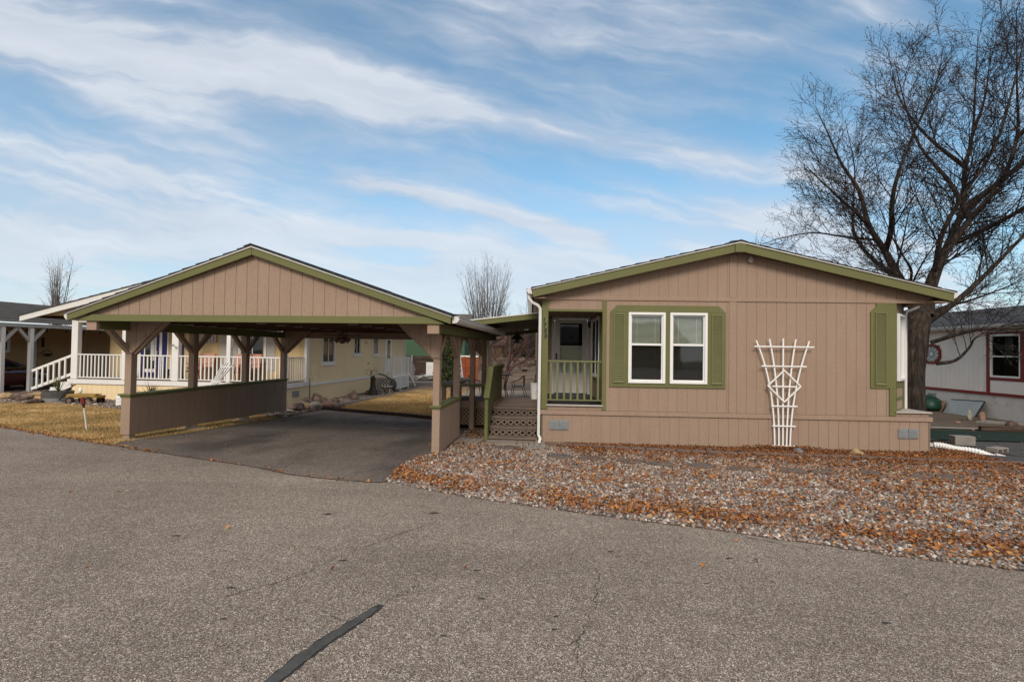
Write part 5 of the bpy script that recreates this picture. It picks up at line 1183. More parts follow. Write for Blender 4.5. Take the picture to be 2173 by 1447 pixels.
def gsec(v, hwb, hwt, z0, z1, um=-1.9): return [(um - hwb, v, z0), (um + hwb, v, z0), (um + hwt, v, z1 - .05), (um + hwt - .1, v, z1), (um - hwt + .1, v, z1), (um - hwt, v, z1 - .05)]
b = loft([gsec(v, hb, ht, gc + a, gc + c) for v, hb, ht, a, c in [(-1.4, .78, .60, .98, 1.06), (-.9, .83, .62, 1.0, 1.42), (-.3, .85, .64, 1.0, 1.52), (.5, .85, .64, 1.0, 1.52), (1.0, .84, .62, 1.0, 1.42), (1.9, .80, .62, .98, 1.04)]])
b.build('cabin_glass', M['carglass'], car)
b = loft([gsec(v, ht + .005, ht + .005, gc + c - .05, gc + c + .012) for v, ht, c in [(-.9, .62, 1.42), (-.3, .64, 1.52), (.5, .64, 1.52), (1.0, .62, 1.42)]]); b.build('roof_panel', M['car'], car, smooth=True)
for s_ in (-1, 1):
    b = MB(); b.tube([(-1.9 + s_ * .64, 1.0, gc + 1.41), (-1.9 + s_ * .80, 1.88, gc + 1.02)], .035, 6); b.tube([(-1.9 + s_ * .655, .15, gc + 1.50), (-1.9 + s_ * .87, .10, gc + 1.0)], .03, 6); b.build('pillar', M['car'], car)
    b = MB(); b.blob((-1.9 + s_ * 1.0, 1.35, gc + 1.10), .10, .06, .07, 2, .1); b.build('mirror', M['black'], car, smooth=True)
    b = MB(); b.box(-1.9 + s_ * .915 - .01, -1.9 + s_ * .915 + .01, -.9, 1.6, gc + .98, gc + 1.0); b.build('chrome_strip', M['chrome'], car)
    for v in (-.55, 2.15):
        b = MB(); b.T = lambda s2, d, w, s_=s_, v=v: (-1.9 + s_ * (.80 + d), v + s2, gc + .33 + w)
        b.tube([(0, -.10, 0), (0, .10, 0)], [.33, .33], 24); wh = b.build('wheel', M['tyre'], car)
        b = MB(); b.T = lambda s2, d, w, s_=s_, v=v: (-1.9 + s_ * (.80 + d), v + s2, gc + .33 + w); b.tube([(0, .101, 0), (0, .112, 0)], [.22, .20], 20); b.build('rim', M['metal'], wh)

# ------------------------------------------------------------------ small things by the left gravel bed
def put(o, X, Y, rz=0.0, dz=0.0): o.location = (X, Y, gz(X, Y) + EYE + dz); o.rotation_euler = (0, 0, rz)
def yucca(name, X, Y, h, n, label, dz, par=None, seed=1, spread=1.0):
    rr = random.Random(seed); b = MB()
    for k in range(n):
        a = rr.uniform(0, 6.28); e = rr.uniform(.15, 1.15) * spread; L_ = h * rr.uniform(.7, 1.1)
        dx, dy, dz_ = math.cos(a) * math.sin(e), math.sin(a) * math.sin(e), math.cos(e)
        px, py = -math.sin(a) * .012, math.cos(a) * .012
        p = [(dx * L_ * t, dy * L_ * t, dz_ * L_ * t - .12 * L_ * t * t * math.sin(e)) for t in (0, .5, 1)]
        vs = [(p[0][0] - px, p[0][1] - py, p[0][2]), (p[0][0] + px, p[0][1] + py, p[0][2]), (p[1][0] + px * 1.1, p[1][1] + py * 1.1, p[1][2]), (p[1][0] - px * 1.1, p[1][1] - py * 1.1, p[1][2]), (p[1][0], p[1][1], p[1][2] - .01), p[2]]
        b.add(vs, [(0, 1, 2, 3), (3, 2, 5), (0, 4, 1), (3, 5, 4), (2, 4, 5)])
    o = b.build(name, M['yucca'], fr=F0, org=(0, 0, 0)); o.location = (X, Y, dz + EYE); props(o, label, 'plant'); return o
yucca('yucca', -11.15, 15.0, .55, 60, 'spiky green-brown yucca seen over the carport wall', -1.62, seed=4)
yucca('potted_grass', -15.5, 16.6, .62, 26, 'thin dry spiky plant growing in the half barrel', -1.66, seed=6, spread=.75)
hb = thing('barrel_planter', F0, -15.52, 16.6, -2.0, 'weathered grey half barrel planter with dark upper band', 'planter')
b = MB(); b.lathe([(.36, -2.02), (.40, -1.83)], (-15.52, 16.6, 0), 20); b.build('lower_staves', M['barrelw'], hb)
b = MB(); b.lathe([(.405, -1.83), (.425, -1.62), (.38, -1.62), (.37, -1.66), (.01, -1.66)], (-15.52, 16.6, 0), 20); b.build('upper_band', M['barrelm'], hb)
pb = thing('planter_box', F0, -16.85, 17.2, -2.0, 'low tan wooden planter box behind the dark log', 'planter')
b = MB(); b.box(-17.22, -16.46, 16.95, 17.5, -2.05, -1.79); b.build('box_body', M['tanf'], pb, bevel=.005)
b = MB(); b.box(-17.26, -16.42, 16.90, 17.54, -1.788, -1.75); b.build('box_rim', M['rocko'], pb)
wg = thing('toy_wagon', F0, -14.32, 16.3, -2.0, 'old yellow wooden wagon with black handle beside the barrel', 'wagon')
b = MB(); b.box(-14.82, -13.80, 16.12, 16.5, -1.80, -1.72); b.box(-14.80, -13.82, 16.10, 16.13, -1.74, -1.66); b.box(-14.70, -13.9, 16.16, 16.46, -1.70, -1.67); b.build('wagon_bed', M['wagon'], wg, bevel=.004)
for x in (-14.62, -14.0):
    for y in (16.06, 16.54):
        b = MB(); b.T = lambda s, d, w, x=x, y=y: (x + s, y + d, -1.885 + w); b.tube([(0, -.03, 0), (0, .03, 0)], .13, 18); w_ = b.build('wheel', M['tyre'], wg)
        b = MB(); b.T = lambda s, d, w, x=x, y=y: (x + s, y + d, -1.885 + w); b.tube([(0, -.04, 0), (0, -.031, 0)], .07, 12); b.build('hub', M['planter'], w_)
b = MB(); b.tube([(-14.75, 16.15, -1.88), (-15.02, 16.1, -1.87)], .018, 6); b.tube([(-15.02, 16.1, -1.87), (-14.47, 16.0, -1.37)], .018, 6); b.tube([(-14.53, 16.0, -1.37), (-14.40, 16.0, -1.36)], .022, 6); b.build('pull_handle', M['black'], wg)
b = MB(); b.blob((0, 0, .09), .06, .05, .10, 4, .15); o = b.build('white_ornament', M['vinyl'], fr=F0, org=(0, 0, 0), smooth=True); o.location = (-14.76, 16.6, -1.68 + EYE); props(o, 'small white ornament standing at the end of the wagon', 'ornament')
b = MB(); b.box(-.085, .085, -.10, .10, 0, .34)
for k in range(3): b.box(-.055, .055, -.112, -.101, .04 + k * .10, .10 + k * .10)
o = b.build('breeze_block', M['vinyl'], fr=F0, org=(0, 0, 0), bevel=.005); put(o, -12.72, 15.8); props(o, 'upright white pierced block by the carport wall corner', 'block')
sk = thing('marker_stake', F0, -9.2, 10.5, gz(-9.2, 10.5), 'leaning white marker stake with a red reflector head in the lawn', 'stake')
g0 = gz(-9.17, 10.5)
b = MB(); b.tube([(-9.165, 10.5, g0 - .05), (-9.25, 10.5, g0 + .50)], .014, 8); b.build('rod', M['stake'], sk)
b = MB(); b.tube([(-9.248, 10.5, g0 + .48), (-9.262, 10.5, g0 + .56)], [.02, .026], 8); b.build('collar', M['black'], sk)
b = MB(); b.tube([(-9.262, 10.5, g0 + .555), (-9.285, 10.5, g0 + .70)], .042, 12); b.build('reflector', M['redr'], sk)
for i, (X, Y, r, m, lab) in enumerate([
    (-17.0, 16.95, (.33, .24, .20), 'rock', 'large brown boulder left of the tan planter box'), (-15.75, 16.0, (.34, .14, .11), 'rock', 'long dark log-like rock in front of the tan planter box'),
    (-18.3, 17.45, (.30, .2, .14), 'rocko', 'tan rock at the far left frame edge'), (-14.15, 16.15, (.18, .12, .09), 'rock', 'brown rock under the middle of the wagon'),
    (-13.85, 15.95, (.14, .1, .07), 'rock', 'low brown rock before the rear wagon wheel'), (-13.5, 15.75, (.08, .07, .05), 'rockw', 'small pale stone right of the wagon'), (-14.2, 15.75, (.09, .07, .05), 'rockw', 'small white stone below the wagon bed'),
    (-7.15, 15.35, (.24, .20, .10), 'rockp', 'flat pink rock by the last left carport post'), (-6.98, 15.9, (.30, .22, .16), 'rock', 'dark brown rock between pink and tan rocks near the driveway'),
    (-6.86, 16.2, (.2, .18, .15), 'rocko', 'tan boulder left of the pale one at the driveway end'), (-6.64, 16.35, (.24, .22, .17), 'rockw', 'pale cream boulder at the driveway end'),
    (-6.35, 16.75, (.24, .2, .16), 'rockp', 'orange pink boulder right of the cream one'), (-6.05, 16.9, (.22, .2, .09), 'rock', 'flat brown rocks beside the pink boulder'), (-7.2, 17.0, (.38, .25, .20), 'rock', 'big dark rock behind the cream boulder'),
    (-7.35, 18.3, (.17, .14, .24), 'rock', 'upright brown rock at the foot of the left hoop pole'), (-7.05, 18.2, (.22, .18, .14), 'rock', 'dark rock right of the left hoop pole'), (-6.95, 18.35, (.12, .1, .1), 'rockw', 'white rock on top of the dark rock by the hoop pole'),
    (-6.72, 18.6, (.14, .12, .1), 'rock', 'round brown rock before the yellow skirt'), (-6.2, 17.5, (.2, .14, .06), 'rockg', 'flat grey rocks on the gravel near the lawn edging'),
    (-6.35, 19.6, (.15, .12, .25), 'rock', 'upright dark brown rock midway along the yellow house'), (-6.68, 20.1, (.12, .1, .16), 'rock', 'small stacked brown rock left of the upright one'),
    (-6.55, 22.3, (.22, .16, .12), 'rock', 'dark rock left of the tall pointed figure'), (-6.33, 22.2, (.16, .12, .13), 'rockg', 'grey rock beside the pointed figure'),
    (-6.15, 24.0, (.28, .2, .12), 'rock', 'brown rocks at the foot of the heron figure'), (-5.7, 24.4, (.24, .18, .1), 'rock', 'low rocks before the rear deck lattice'), (-6.9, 15.15, (.16, .12, .06), 'rockw', 'small pale flat stone beside the last left pier')]):
    rock('rock', X, Y, r, M[m], lab, i + 10)
for i, (X, Y) in enumerate([(-7.0, 14.6), (-6.85, 14.95), (-7.3, 14.8), (-6.6, 15.7), (-6.55, 16.1), (-7.5, 15.2), (-6.9, 16.6), (-6.4, 16.5)]):
    rock('rock', X, Y, (.09, .07, .05), M['rock'], 'fist-sized brown stone among the boulders beside the driveway', 50 + i, group='small stones beside the driveway')
def hoop(X, Y, zt, lab):
    g0 = gz(X, Y); t = thing('hoop_pole', F0, X, Y, g0, lab, 'garden ornament')
    b = MB(); b.tube([(X, Y, g0 - .05), (X, Y, zt)], .018, 6); b.build('pole', M['black'], t)
    for dx in (-.09, .17):
        b = MB(); b.tube([(X + dx + .13 * math.cos(a), Y, zt - .1 + .13 * math.sin(a)) for a in [k * math.pi / 8 for k in range(17)]], .010, 5); b.build('hoop', M['barrelw'], t)
hoop(-7.45, 17.9, -1.13, 'black garden pole with two wire hoops near the porch corner'); hoop(-6.3, 21.7, -.98, 'black garden pole with wire hoop near the rear deck')
pf = thing('pointed_statue', F0, -6.25, 21.9, -2.2, 'tall pointed dark driftwood figure by the yellow house', 'ornament')
b = MB(); b.lathe([(.24, -2.25), (.22, -2.0), (.12, -1.7), (.08, -1.45), (.11, -1.38), (.07, -1.28), (.02, -1.22)], (-6.25, 21.9, 0), 9); b.build('figure', M['statue'], pf)
hn = thing('heron_statue', F0, -5.95, 23.6, -2.2, 'verdigris heron figure with curved neck before the rear deck', 'ornament')
b = MB(); b.blob((-5.75, 23.6, -1.75), .16, .14, .28, 3, .1, 3); b.build('body', M['bronze'], hn, smooth=True)
b = MB(); b.tube([(-5.78, 23.6, -1.55), (-5.95, 23.6, -1.45), (-6.25, 23.6, -1.28), (-6.45, 23.6, -1.24), (-6.52, 23.6, -1.26)], [.05, .035, .03, .035, .012], 7); b.build('neck', M['bronze'], hn, smooth=True)
bb = thing('garden_bench', F0, -5.85, 22.5, -2.2, 'small pale stone bench with curved legs before the yellow house', 'bench')
b = MB(); b.box(-6.12, -5.55, 22.4, 22.7, -1.78, -1.72); b.build('slab', M['conc'], bb)
for x in (-5.98, -5.66): b = MB(); b.lathe([(.08, -2.2), (.05, -2.1), (.04, -1.9), (.07, -1.78)], (x, 22.55, 0), 8); b.build('leg', M['conc'], bb)
b = MB(); b.box(-1.1, 1.1, -.06, .06, 0, .10); o = b.build('white_pipe', M['vinyl'], fr=F0, org=(0, 0, 0)); put(o, -5.55, 31.2, .1); props(o, 'white pipe lying on gravel beyond the rear deck', 'pipe')
rr = random.Random(9)
for k in range(16):
    b = MB(); L_ = rr.uniform(.7, 1.9); b.box(-L_ / 2, L_ / 2, -.06, .06, 0, .06); m_ = [M['vinyl'], M['weath'], M['fence'], M['conc']][k % 4]
    o = b.build('scrap_board', m_, fr=F0, org=(0, 0, 0)); o.location = (-5.9 + rr.uniform(-1.0, 1.1), 34 + rr.uniform(-.7, .7), -2.2 + EYE + rr.uniform(.0, .38)); o.rotation_euler = (rr.uniform(-.1, .1), rr.uniform(-.35, .35), rr.uniform(-1, 1))
    props(o, 'loose scrap board in the messy pile before the brown fence', 'board', 'scrap boards piled before the fence')

# ------------------------------------------------------------------ fences and far buildings
def board_fence(name, X0, Y0, X1, Y1, w0, w1, m, label, nb=8, posts=3, pm=None, capm=None):
    f = thing(name, F0, (X0 + X1) / 2, (Y0 + Y1) / 2, w0, label, 'fence'); d = Vector((X1 - X0, Y1 - Y0, 0)); h = (w1 - w0) / nb
    b = MB()
    for k in range(nb): b.beam((X0, Y0 + rnd.uniform(-.02, .02), w0 + h * (k + .5)), (X1, Y1 + rnd.uniform(-.02, .02), w0 + h * (k + .5)), .03, h * .94)
    b.build('boards', m, f)
    for k in range(posts):
        t = (k + .5) / posts; b = MB(); x, y = X0 + d.x * t, Y0 + d.y * t - .06; b.box(x - .05, x + .05, y - .05, y + .05, w0 - .2, w1 + .03); b.build('post', pm or M['metal'], f)
    if capm: b = MB(); b.beam((X0, Y0 - .02, w1 + .05), (X1, Y1 - .02, w1 + .05), .12, .10); b.build('top_rail', capm, f)
    return f
board_fence('fence', -11.5, 40.2, -5.0, 40.0, -2.0, -.56, M['fence'], 'dark brown horizontal board fence before the green house', 7, 3)
board_fence('retaining_wall', -10, 38.2, -5.0, 38.0, -2.4, -1.75, M['fence'], 'low dark timber retaining wall below the brown fence', 2, 1, M['fence'])
board_fence('fence', -4.2, 33.4, -2.3, 33.4, -2.4, -.50, M['rust'], 'orange brown board fence panel with a white top rail', 8, 1, M['rust'], M['white'])
board_fence('fence', -2.2, 34.6, 8.5, 34.6, -1.35, -.52, M['weath'], 'weathered pale board fence behind the bare shrub', 4, 4, M['weath'])
board_fence('retaining_wall', -2.2, 33.6, 8.5, 33.4, -2.3, -1.45, M['weath'], 'stacked weathered timber wall below the pale fence', 4, 1, M['weath'])
b = MB(); b.tube([(-3.32, 30, .0), (-3.05, 30, -1.95)], .10, 8); o = b.build('white_post', M['vinyl'], fr=F0, org=(-3.1, 30, -2.2)); props(o, 'leaning white round post beside the orange fence panel', 'post')
b = MB(); b.box(-6.5, -5.95, 36.8, 37.1, -2.2, -1.0); b.box(-6.35, -6.1, 36.78, 36.8, -1.35, -1.2); o = b.build('utility_box', M['whitem'], fr=F0, org=(-6.2, 37, -2.2)); props(o, 'pale utility box at the right end of the dark fence', 'utility box')
def simple_house(name, X, Y, Wd, Dp, we, wr_, wm, rm, label, base=-2.3, ov=.5, axis='x', lap=True, win=()):
    h = thing(name, F0, X, Y, base, label, 'house'); b = MB()
    if lap:
        n = int((we - base) / .2)
        for k in range(n): z = base + k * .2; b.hexa([(X - Wd / 2, Y - .03, z), (X + Wd / 2, Y - .03, z), (X + Wd / 2, Y + Dp, z), (X - Wd / 2, Y + Dp, z)], [(X - Wd / 2, Y, z + .2), (X + Wd / 2, Y, z + .2), (X + Wd / 2, Y + Dp, z + .2), (X - Wd / 2, Y + Dp, z + .2)])
    else: b.box(X - Wd / 2, X + Wd / 2, Y, Y + Dp, base, we)
    b.build('wall', wm, h)
    b = MB(); 
    if axis == 'x': b.T = lambda a, d, c: (a, d, c); b.add([(X - Wd / 2 - ov, Y - ov, we - .1), (X + Wd / 2 + ov, Y - ov, we - .1), (X + Wd / 2 + ov, Y + Dp / 2, wr_), (X - Wd / 2 - ov, Y + Dp / 2, wr_), (X - Wd / 2 - ov, Y + Dp + ov, we - .1), (X + Wd / 2 + ov, Y + Dp + ov, we - .1)], [(0, 1, 2, 3), (3, 2, 5, 4), (0, 3, 4), (1, 5, 2), (0, 4, 5, 1)])
    else: b.prism([(X - Wd / 2 - ov, we - .1), (X, wr_), (X + Wd / 2 + ov, we - .1)], Y - ov, Y + Dp + ov)
    b.build('roof', rm, h)
    for (a, c, w_, h_) in win:
        b = MB(); b.box(a - w_ / 2, a + w_ / 2, Y - .08, Y - .04, c, c + h_); q = b.build('window', M['vinyl'], h); b = MB(); b.box(a - w_ / 2 + .1, a + w_ / 2 - .1, Y - .09, Y - .081, c + .1, c + h_ - .1); b.build('pane', M['carglass'], q)
    return h
gh = simple_house('green_house', -9.0, 46, 9.0, 6, 2.2, 3.6, M['greenh'], M['roofg'], 'mid green lap-sided house beyond the dark fence', win=((-6.2, .4, 1.3, 1.1),))
simple_house('far_house', -9.2, 62, 8, 8, .9, 2.9, M['whites'], M['roofr'], 'low pale house with reddish roof behind the evergreen', win=((-6.4, .0, 1.2, .8),))
simple_house('far_house', 1.5, 66, 12, 8, .7, 3.0, M['tanf'], M['roofr'], 'brown roofed house far behind the bare shrub')
simple_house('far_house', 9.0, 48, 9, 8, 1.0, 3.2, M['tanf'], M['roofg'], 'tan house with grey roof behind the right conifer')

# ------------------------------------------------------------------ WHITE HOUSE WITH RED TRIM (right)
nh = thing('white_house', FN, 3, 0, -2.2, 'white single storey house with dark red window and band trim at the right edge', 'house')
NT_ = lambda s, d, w: (d, s, w)     # wall faces -u
b = MB(NT_); b.siding(-4, 1.205, -1.245, 1.03, pitch=.2032, holes=[(.10, 1.15, -.70, .82)]); b.siding(1.205, 9, -1.245, 1.03, pitch=.2032, holes=[(3.3, 4.12, -.24, .46)]); b.build('side_wall', M['whites'], nh)
b = MB(NT_); b.box(-4, 9, -.0, .04, -2.4, -1.35); b.build('skirting', M['stucco'], nh)
b = MB(NT_); b.box(-4, 9, -.035, -.001, -1.35, -1.245); b.build('red_band', M['redt'], nh)
b = MB(NT_)
b.box(1.17, 1.30, -.03, -.001, -1.244, .90); b.box(-.6, 1.17, -.03, -.001, .82, .90); b.box(-.6, 1.17, -.03, -.001, -.80, -.71); b.box(-.05, .08, -.031, -.001, -.71, .82); b.build('red_trim', M['redt'], nh)
b = MB(NT_)
for k in range(6): b.hexa([(-.6, -.016, -1.24 + k * .072), (1.17, -.016, -1.24 + k * .072), (1.17, -.001, -1.24 + k * .072), (-.6, -.001, -1.24 + k * .072)], [(-.6, -.006, -1.172 + k * .072), (1.17, -.006, -1.172 + k * .072), (1.17, -.001, -1.172 + k * .072), (-.6, -.001, -1.172 + k * .072)])
b.build('lap_panel', M['whites'], nh)
w_ = window(nh, NT_, .085, 1.165, -.70, .815, 'dh', .045, glass=M['glassk'], blinds=False, mull=.04, label='white sash window in a red surround')
b = MB(NT_); b.box(.55, .85, .20, .22, .06, .78); b.build('curtain', M['blind'], w_)
b = MB(NT_)     # octagonal window
oc = [(3.72 + .52 * math.cos(a), .11 + .43 * math.sin(a)) for a in [R(22.5 + 45 * k) for k in range(8)]]; ic = [(3.72 + .41 * math.cos(a), .11 + .34 * math.sin(a)) for a in [R(22.5 + 45 * k) for k in range(8)]]
for k in range(8):
    j = (k + 1) % 8; b.hexa([(oc[k][0], -.05, oc[k][1]), (oc[j][0], -.05, oc[j][1]), (ic[j][0], -.05, ic[j][1]), (ic[k][0], -.05, ic[k][1])], [(oc[k][0], .02, oc[k][1]), (oc[j][0], .02, oc[j][1]), (ic[j][0], .02, ic[j][1]), (ic[k][0], .02, ic[k][1])])
ow = b.build('octagonal_window', M['redt'], nh)
b = MB(NT_); b.prism(ic, .0, .015); b.build('pane', M['sheet'], ow)
b = MB(NT_)
for k in range(12):
    a = k * math.pi / 6 + .2; b.beam((3.72 + .20 * math.cos(a), -.006, .11 + .17 * math.sin(a)), (3.72 + .33 * math.cos(a), -.006, .11 + .28 * math.sin(a)), .004, .022 if k % 2 else .04)
b.tube([(3.72, -.012, .11), (3.72, -.002, .11)], .07, 7); b.build('etched_pattern', M['vinyl'], ow)
b = MB(NT_)
for k in (0, 1): b.box(3.50 + k * .21, 3.69 + k * .21, -.02, -.001, -1.66, -1.49)
b.build('skirt_vent', M['metal'], nh)
b = MB(); b.hexa([(-.45, -5, 1.13), (4.6, -5, 2.22), (4.6, 9.5, 2.22), (-.45, 9.5, 1.13)], [(-.45, -5, 1.17), (4.6, -5, 2.26), (4.6, 9.5, 2.26), (-.45, 9.5, 1.17)])
b.hexa([(4.6, -5, 2.22), (9.6, -5, 1.13), (9.6, 9.5, 1.13), (4.6, 9.5, 2.22)], [(4.6, -5, 2.26), (9.6, -5, 1.17), (9.6, 9.5, 1.17), (4.6, 9.5, 2.26)]); b.build('roof', M['shingle'], nh)
b = MB(); b.box(-.43, .03, -4.8, 9.3, 1.03, 1.05); b.build('soffit', M['whites'], nh)
gutter(nh, -.44, -5, 9.5, 1.15, -1, m=M['whitem'])
b = MB(); b.box(.05, 9.3, 8.9, 9.0, -2.3, 1.0); b.build('rear_wall', M['whites'], nh)
# far roofs behind, with a light skylight strip
simple_house('street_house', 6, -34, 14, 9, .9, 2.9, M['tanf'], M['roofg'], 'house across the street, seen only in window reflections')
simple_house('far_house', 24, 34, 12, 9, 1.6, 4.0, M['whites'], M['roofg'], 'grey roofed house behind the white and red one')
# things along the neighbour's wall
ld = thing('green_cart_lid', FN, -.35, 3.3, -2.2, 'dark green rounded plastic tub leaning by the white skirting', 'tub')
b = MB(); b.blob((-.45, 3.35, -2.0), .42, .45, .42, 3, .05, 3, -.1); b.build('shell', M['lid'], ld, smooth=True)
for k in range(3): b = MB(); b.tube([(-.45 + .44 * math.cos(a) * 1.0, 3.35 + (k - 1) * .2, -2.0 + .44 * math.sin(a) * (1 - .12 * abs(k - 1))) for a in [R(20 + 14 * j) for j in range(11)]], .02, 5); b.build('rib', M['lid'], ld, smooth=True)
gs = thing('leaning_panels', FN, -.3, 2, -2.2, 'framed dusty glass sheet leaning on the white skirting', 'glass sheet')
b = MB(); b.hexa([(-.42, 1.35, -2.22), (-.42, 2.75, -2.28), (-.40, 2.75, -2.28), (-.40, 1.35, -2.22)], [(-.10, 1.30, -1.60), (-.10, 2.65, -1.66), (-.08, 2.65, -1.66), (-.08, 1.30, -1.60)]); b.build('sheet', M['sheet'], gs)
b = MB(); b.beam((-.09, 1.28, -1.59), (-.09, 2.68, -1.65), .03, .03); b.beam((-.43, 1.33, -2.22), (-.09, 1.28, -1.59), .03, .03, (0, 1, 0)); b.beam((-.43, 1.33, -2.22), (-.43, 2.78, -2.28), .03, .03); b.build('frame', M['black'], gs)
b = MB(); b.hexa([(-.25, 3.0, -2.2), (-.25, 4.2, -2.2), (-.22, 4.2, -2.2), (-.22, 3.0, -2.2)], [(-.05, 3.0, -1.75), (-.05, 4.2, -1.75), (-.03, 4.2, -1.75), (-.03, 3.0, -1.75)]); o = b.build('plywood_sheet', M['rocko'], fr=FN, org=(-.2, 3.5, -2.2)); props(o, 'light plywood sheet leaning behind the green tub', 'sheet')
for X, Y, r, m, lab in [(15.65, 16.55, (.10, .06, .2), 'rockw', 'upright pale stone shard leaning by the white skirting'), (15.9, 16.35, (.09, .06, .18), 'rockp', 'upright pinkish stone shard right of the pale one'), (15.4, 14.9, (.22, .14, .10), 'rock', 'round brown rock at the white house wall, far right'), (14.2, 15.4, (.08, .06, .04), 'rockp', 'small pink stone on the dirt strip')]:
    rock('rock', X, Y, r, M[m], lab, int(X * 7))
b = MB(); b.plate([(-.9, -.2), (.6, -.25), (.9, .2), (-.6, .3)], 0, .05); o = b.build('broken_slab', M['conc'], fr=F0, org=(0, 0, 0)); put(o, 15.9, 15.4, -.5); props(o, 'broken pale concrete slab along the white wall at the right edge', 'slab')
tbm = M['fence']
for (p, q, lab) in [((9.2, 11.55, -1.98), (10.9, 9.15, -2.10), 'dark timber edging the grey mat, nearer the gravel'), ((9.0, 12.7, -1.90), (10.25, 10.7, -2.04), 'long dark timber running toward the concrete blocks'), ((13.1, 13.55, -1.98), (16.8, 13.1, -2.0), 'reddish brown timber along the far edge of the green turf')]:
    b = MB(); b.beam(p, q, .12, .13); o = b.build('landscape_timber', tbm, fr=F0, org=p, bevel=.008); props(o, lab, 'timber')
for (x, y, z, rz, lab) in [(10.0, 10.75, -1.86, -.15, 'concrete block lying long side on at the mat edge'), (10.38, 10.35, -2.03, .35, 'smaller looking concrete block set end on with dark hollow core')]:
    b = MB(); b.box(-.20, .20, -.10, .10, -.10, -.065); b.box(-.20, .20, -.10, .10, .065, .10)
    for a0, a1 in ((-.20, -.165), (-.02, .02), (.165, .20)): b.box(a0, a1, -.10, .10, -.065, .065)
    if rz < 0: b.box(-.20, .20, -.101, -.08, -.066, .066)
    o = b.build('cinder_block', M['conc'], fr=F0, org=(0, 0, 0), bevel=.006); o.location = (x, y, z + EYE + .02); o.rotation_euler = (0, 0, rz); props(o, lab, 'concrete block')
# corrugated drain pipe
pp = thing('drain_pipe', F0, 9.5, 10.2, -2.1, 'white corrugated flexible drain pipe on the leaves beside the house corner', 'drain pipe')
b = MB(); b.tube([(8.75, 10.95, -1.84), (9.20, 10.55, -1.92)], .05, 4, R(45)); b.build('straight_section', M['whitem'], pp)
ctl = [(9.20, 10.55, -1.95), (9.40, 10.42, -1.97), (9.62, 10.30, -1.99), (9.82, 10.12, -2.03), (10.02, 10.0, -2.09)]
pts = []; rad = []
cxs = np.linspace(0, 4, 150)
for i, t in enumerate(cxs):
    p = [float(np.interp(t, range(5), [c[j] for c in ctl])) for j in range(3)]; p[2] += .012 * math.sin(t * 3); p[2] += .035; pts.append(tuple(p)); rad.append(.062 + .007 * math.sin(i * .9))
b = MB(); b.tube(pts, rad, 14); b.build('corrugated_section', M['vinyl'], pp, smooth=True)
b = MB(); b.tube([(10.0, 10.01, -2.03), (10.16, 9.92, -2.07)], .085, 4, R(45)); b.build('outlet_box', M['vinyl'], pp)
b = MB(); b.beam((10.15, 9.75, -2.10), (10.75, 9.35, -2.16), .11, .02); o = b.build('wood_plank', M['rocko'], fr=F0, org=(10.3, 9.6, -2.1)); props(o, 'pale flat plank beyond the drain pipe outlet', 'plank')
Q = np.stack([np.random.RandomState(5).uniform(9.2, 16, 160), np.random.RandomState(6).uniform(9, 15.5, 160)], 1)
scatter_leaves('stray_leaves', Q, .06, .016, .03, LPAL2, 41, 'leaves scattered over turf mat and path on the right', 'leaves')

# ------------------------------------------------------------------ trees
def segs_mesh(name, P0, P1, R0, R1, n, m, par=None, loc=(0, 0, 0)):
    P0 = np.array(P0, float); P1 = np.array(P1, float); R0 = np.array(R0, float); R1 = np.array(R1, float); N = len(P0)
    d = P1 - P0; L_ = np.linalg.norm(d, axis=1, keepdims=True); d = d / np.maximum(L_, 1e-6)
    ref = np.where(np.abs(d[:, 2:3]) < .9, np.array([[0, 0, 1.]]), np.array([[1., 0, 0]])); x = np.cross(d, ref); x /= np.linalg.norm(x, axis=1, keepdims=True); y = np.cross(x, d)
    a = np.arange(n) * 2 * np.pi / n; c = np.cos(a)[None, :, None]; s = np.sin(a)[None, :, None]
    ring = x[:, None, :] * c + y[:, None, :] * s
    V = np.concatenate([P0[:, None, :] + ring * R0[:, None, None], P1[:, None, :] + ring * R1[:, None, None]], 1) - np.array(loc)
    k = np.arange(n); f = np.stack([k, (k + 1) % n, (k + 1) % n + n, k + n], 1)
    F = (f[None] + (np.arange(N) * 2 * n)[:, None, None]).reshape(-1, 4)
    o = mesh_np(name, V.reshape(-1, 3), F, m, smooth=(n > 3), loc=(0, 0, 0) if par is not None else loc)
    if par is not None: o.parent = par
    return o
def wander(p, d, L_, n, rr, jit, upb, droop=0.0):
    pts = [Vector(p)]; d = Vector(d).normalized()
    for i in range(n):
        d = (d + Vector((rr.gauss(0, jit), rr.gauss(0, jit), rr.gauss(0, jit) + upb))).normalized(); pts.append(pts[-1] + d * (L_ / n))
    return pts
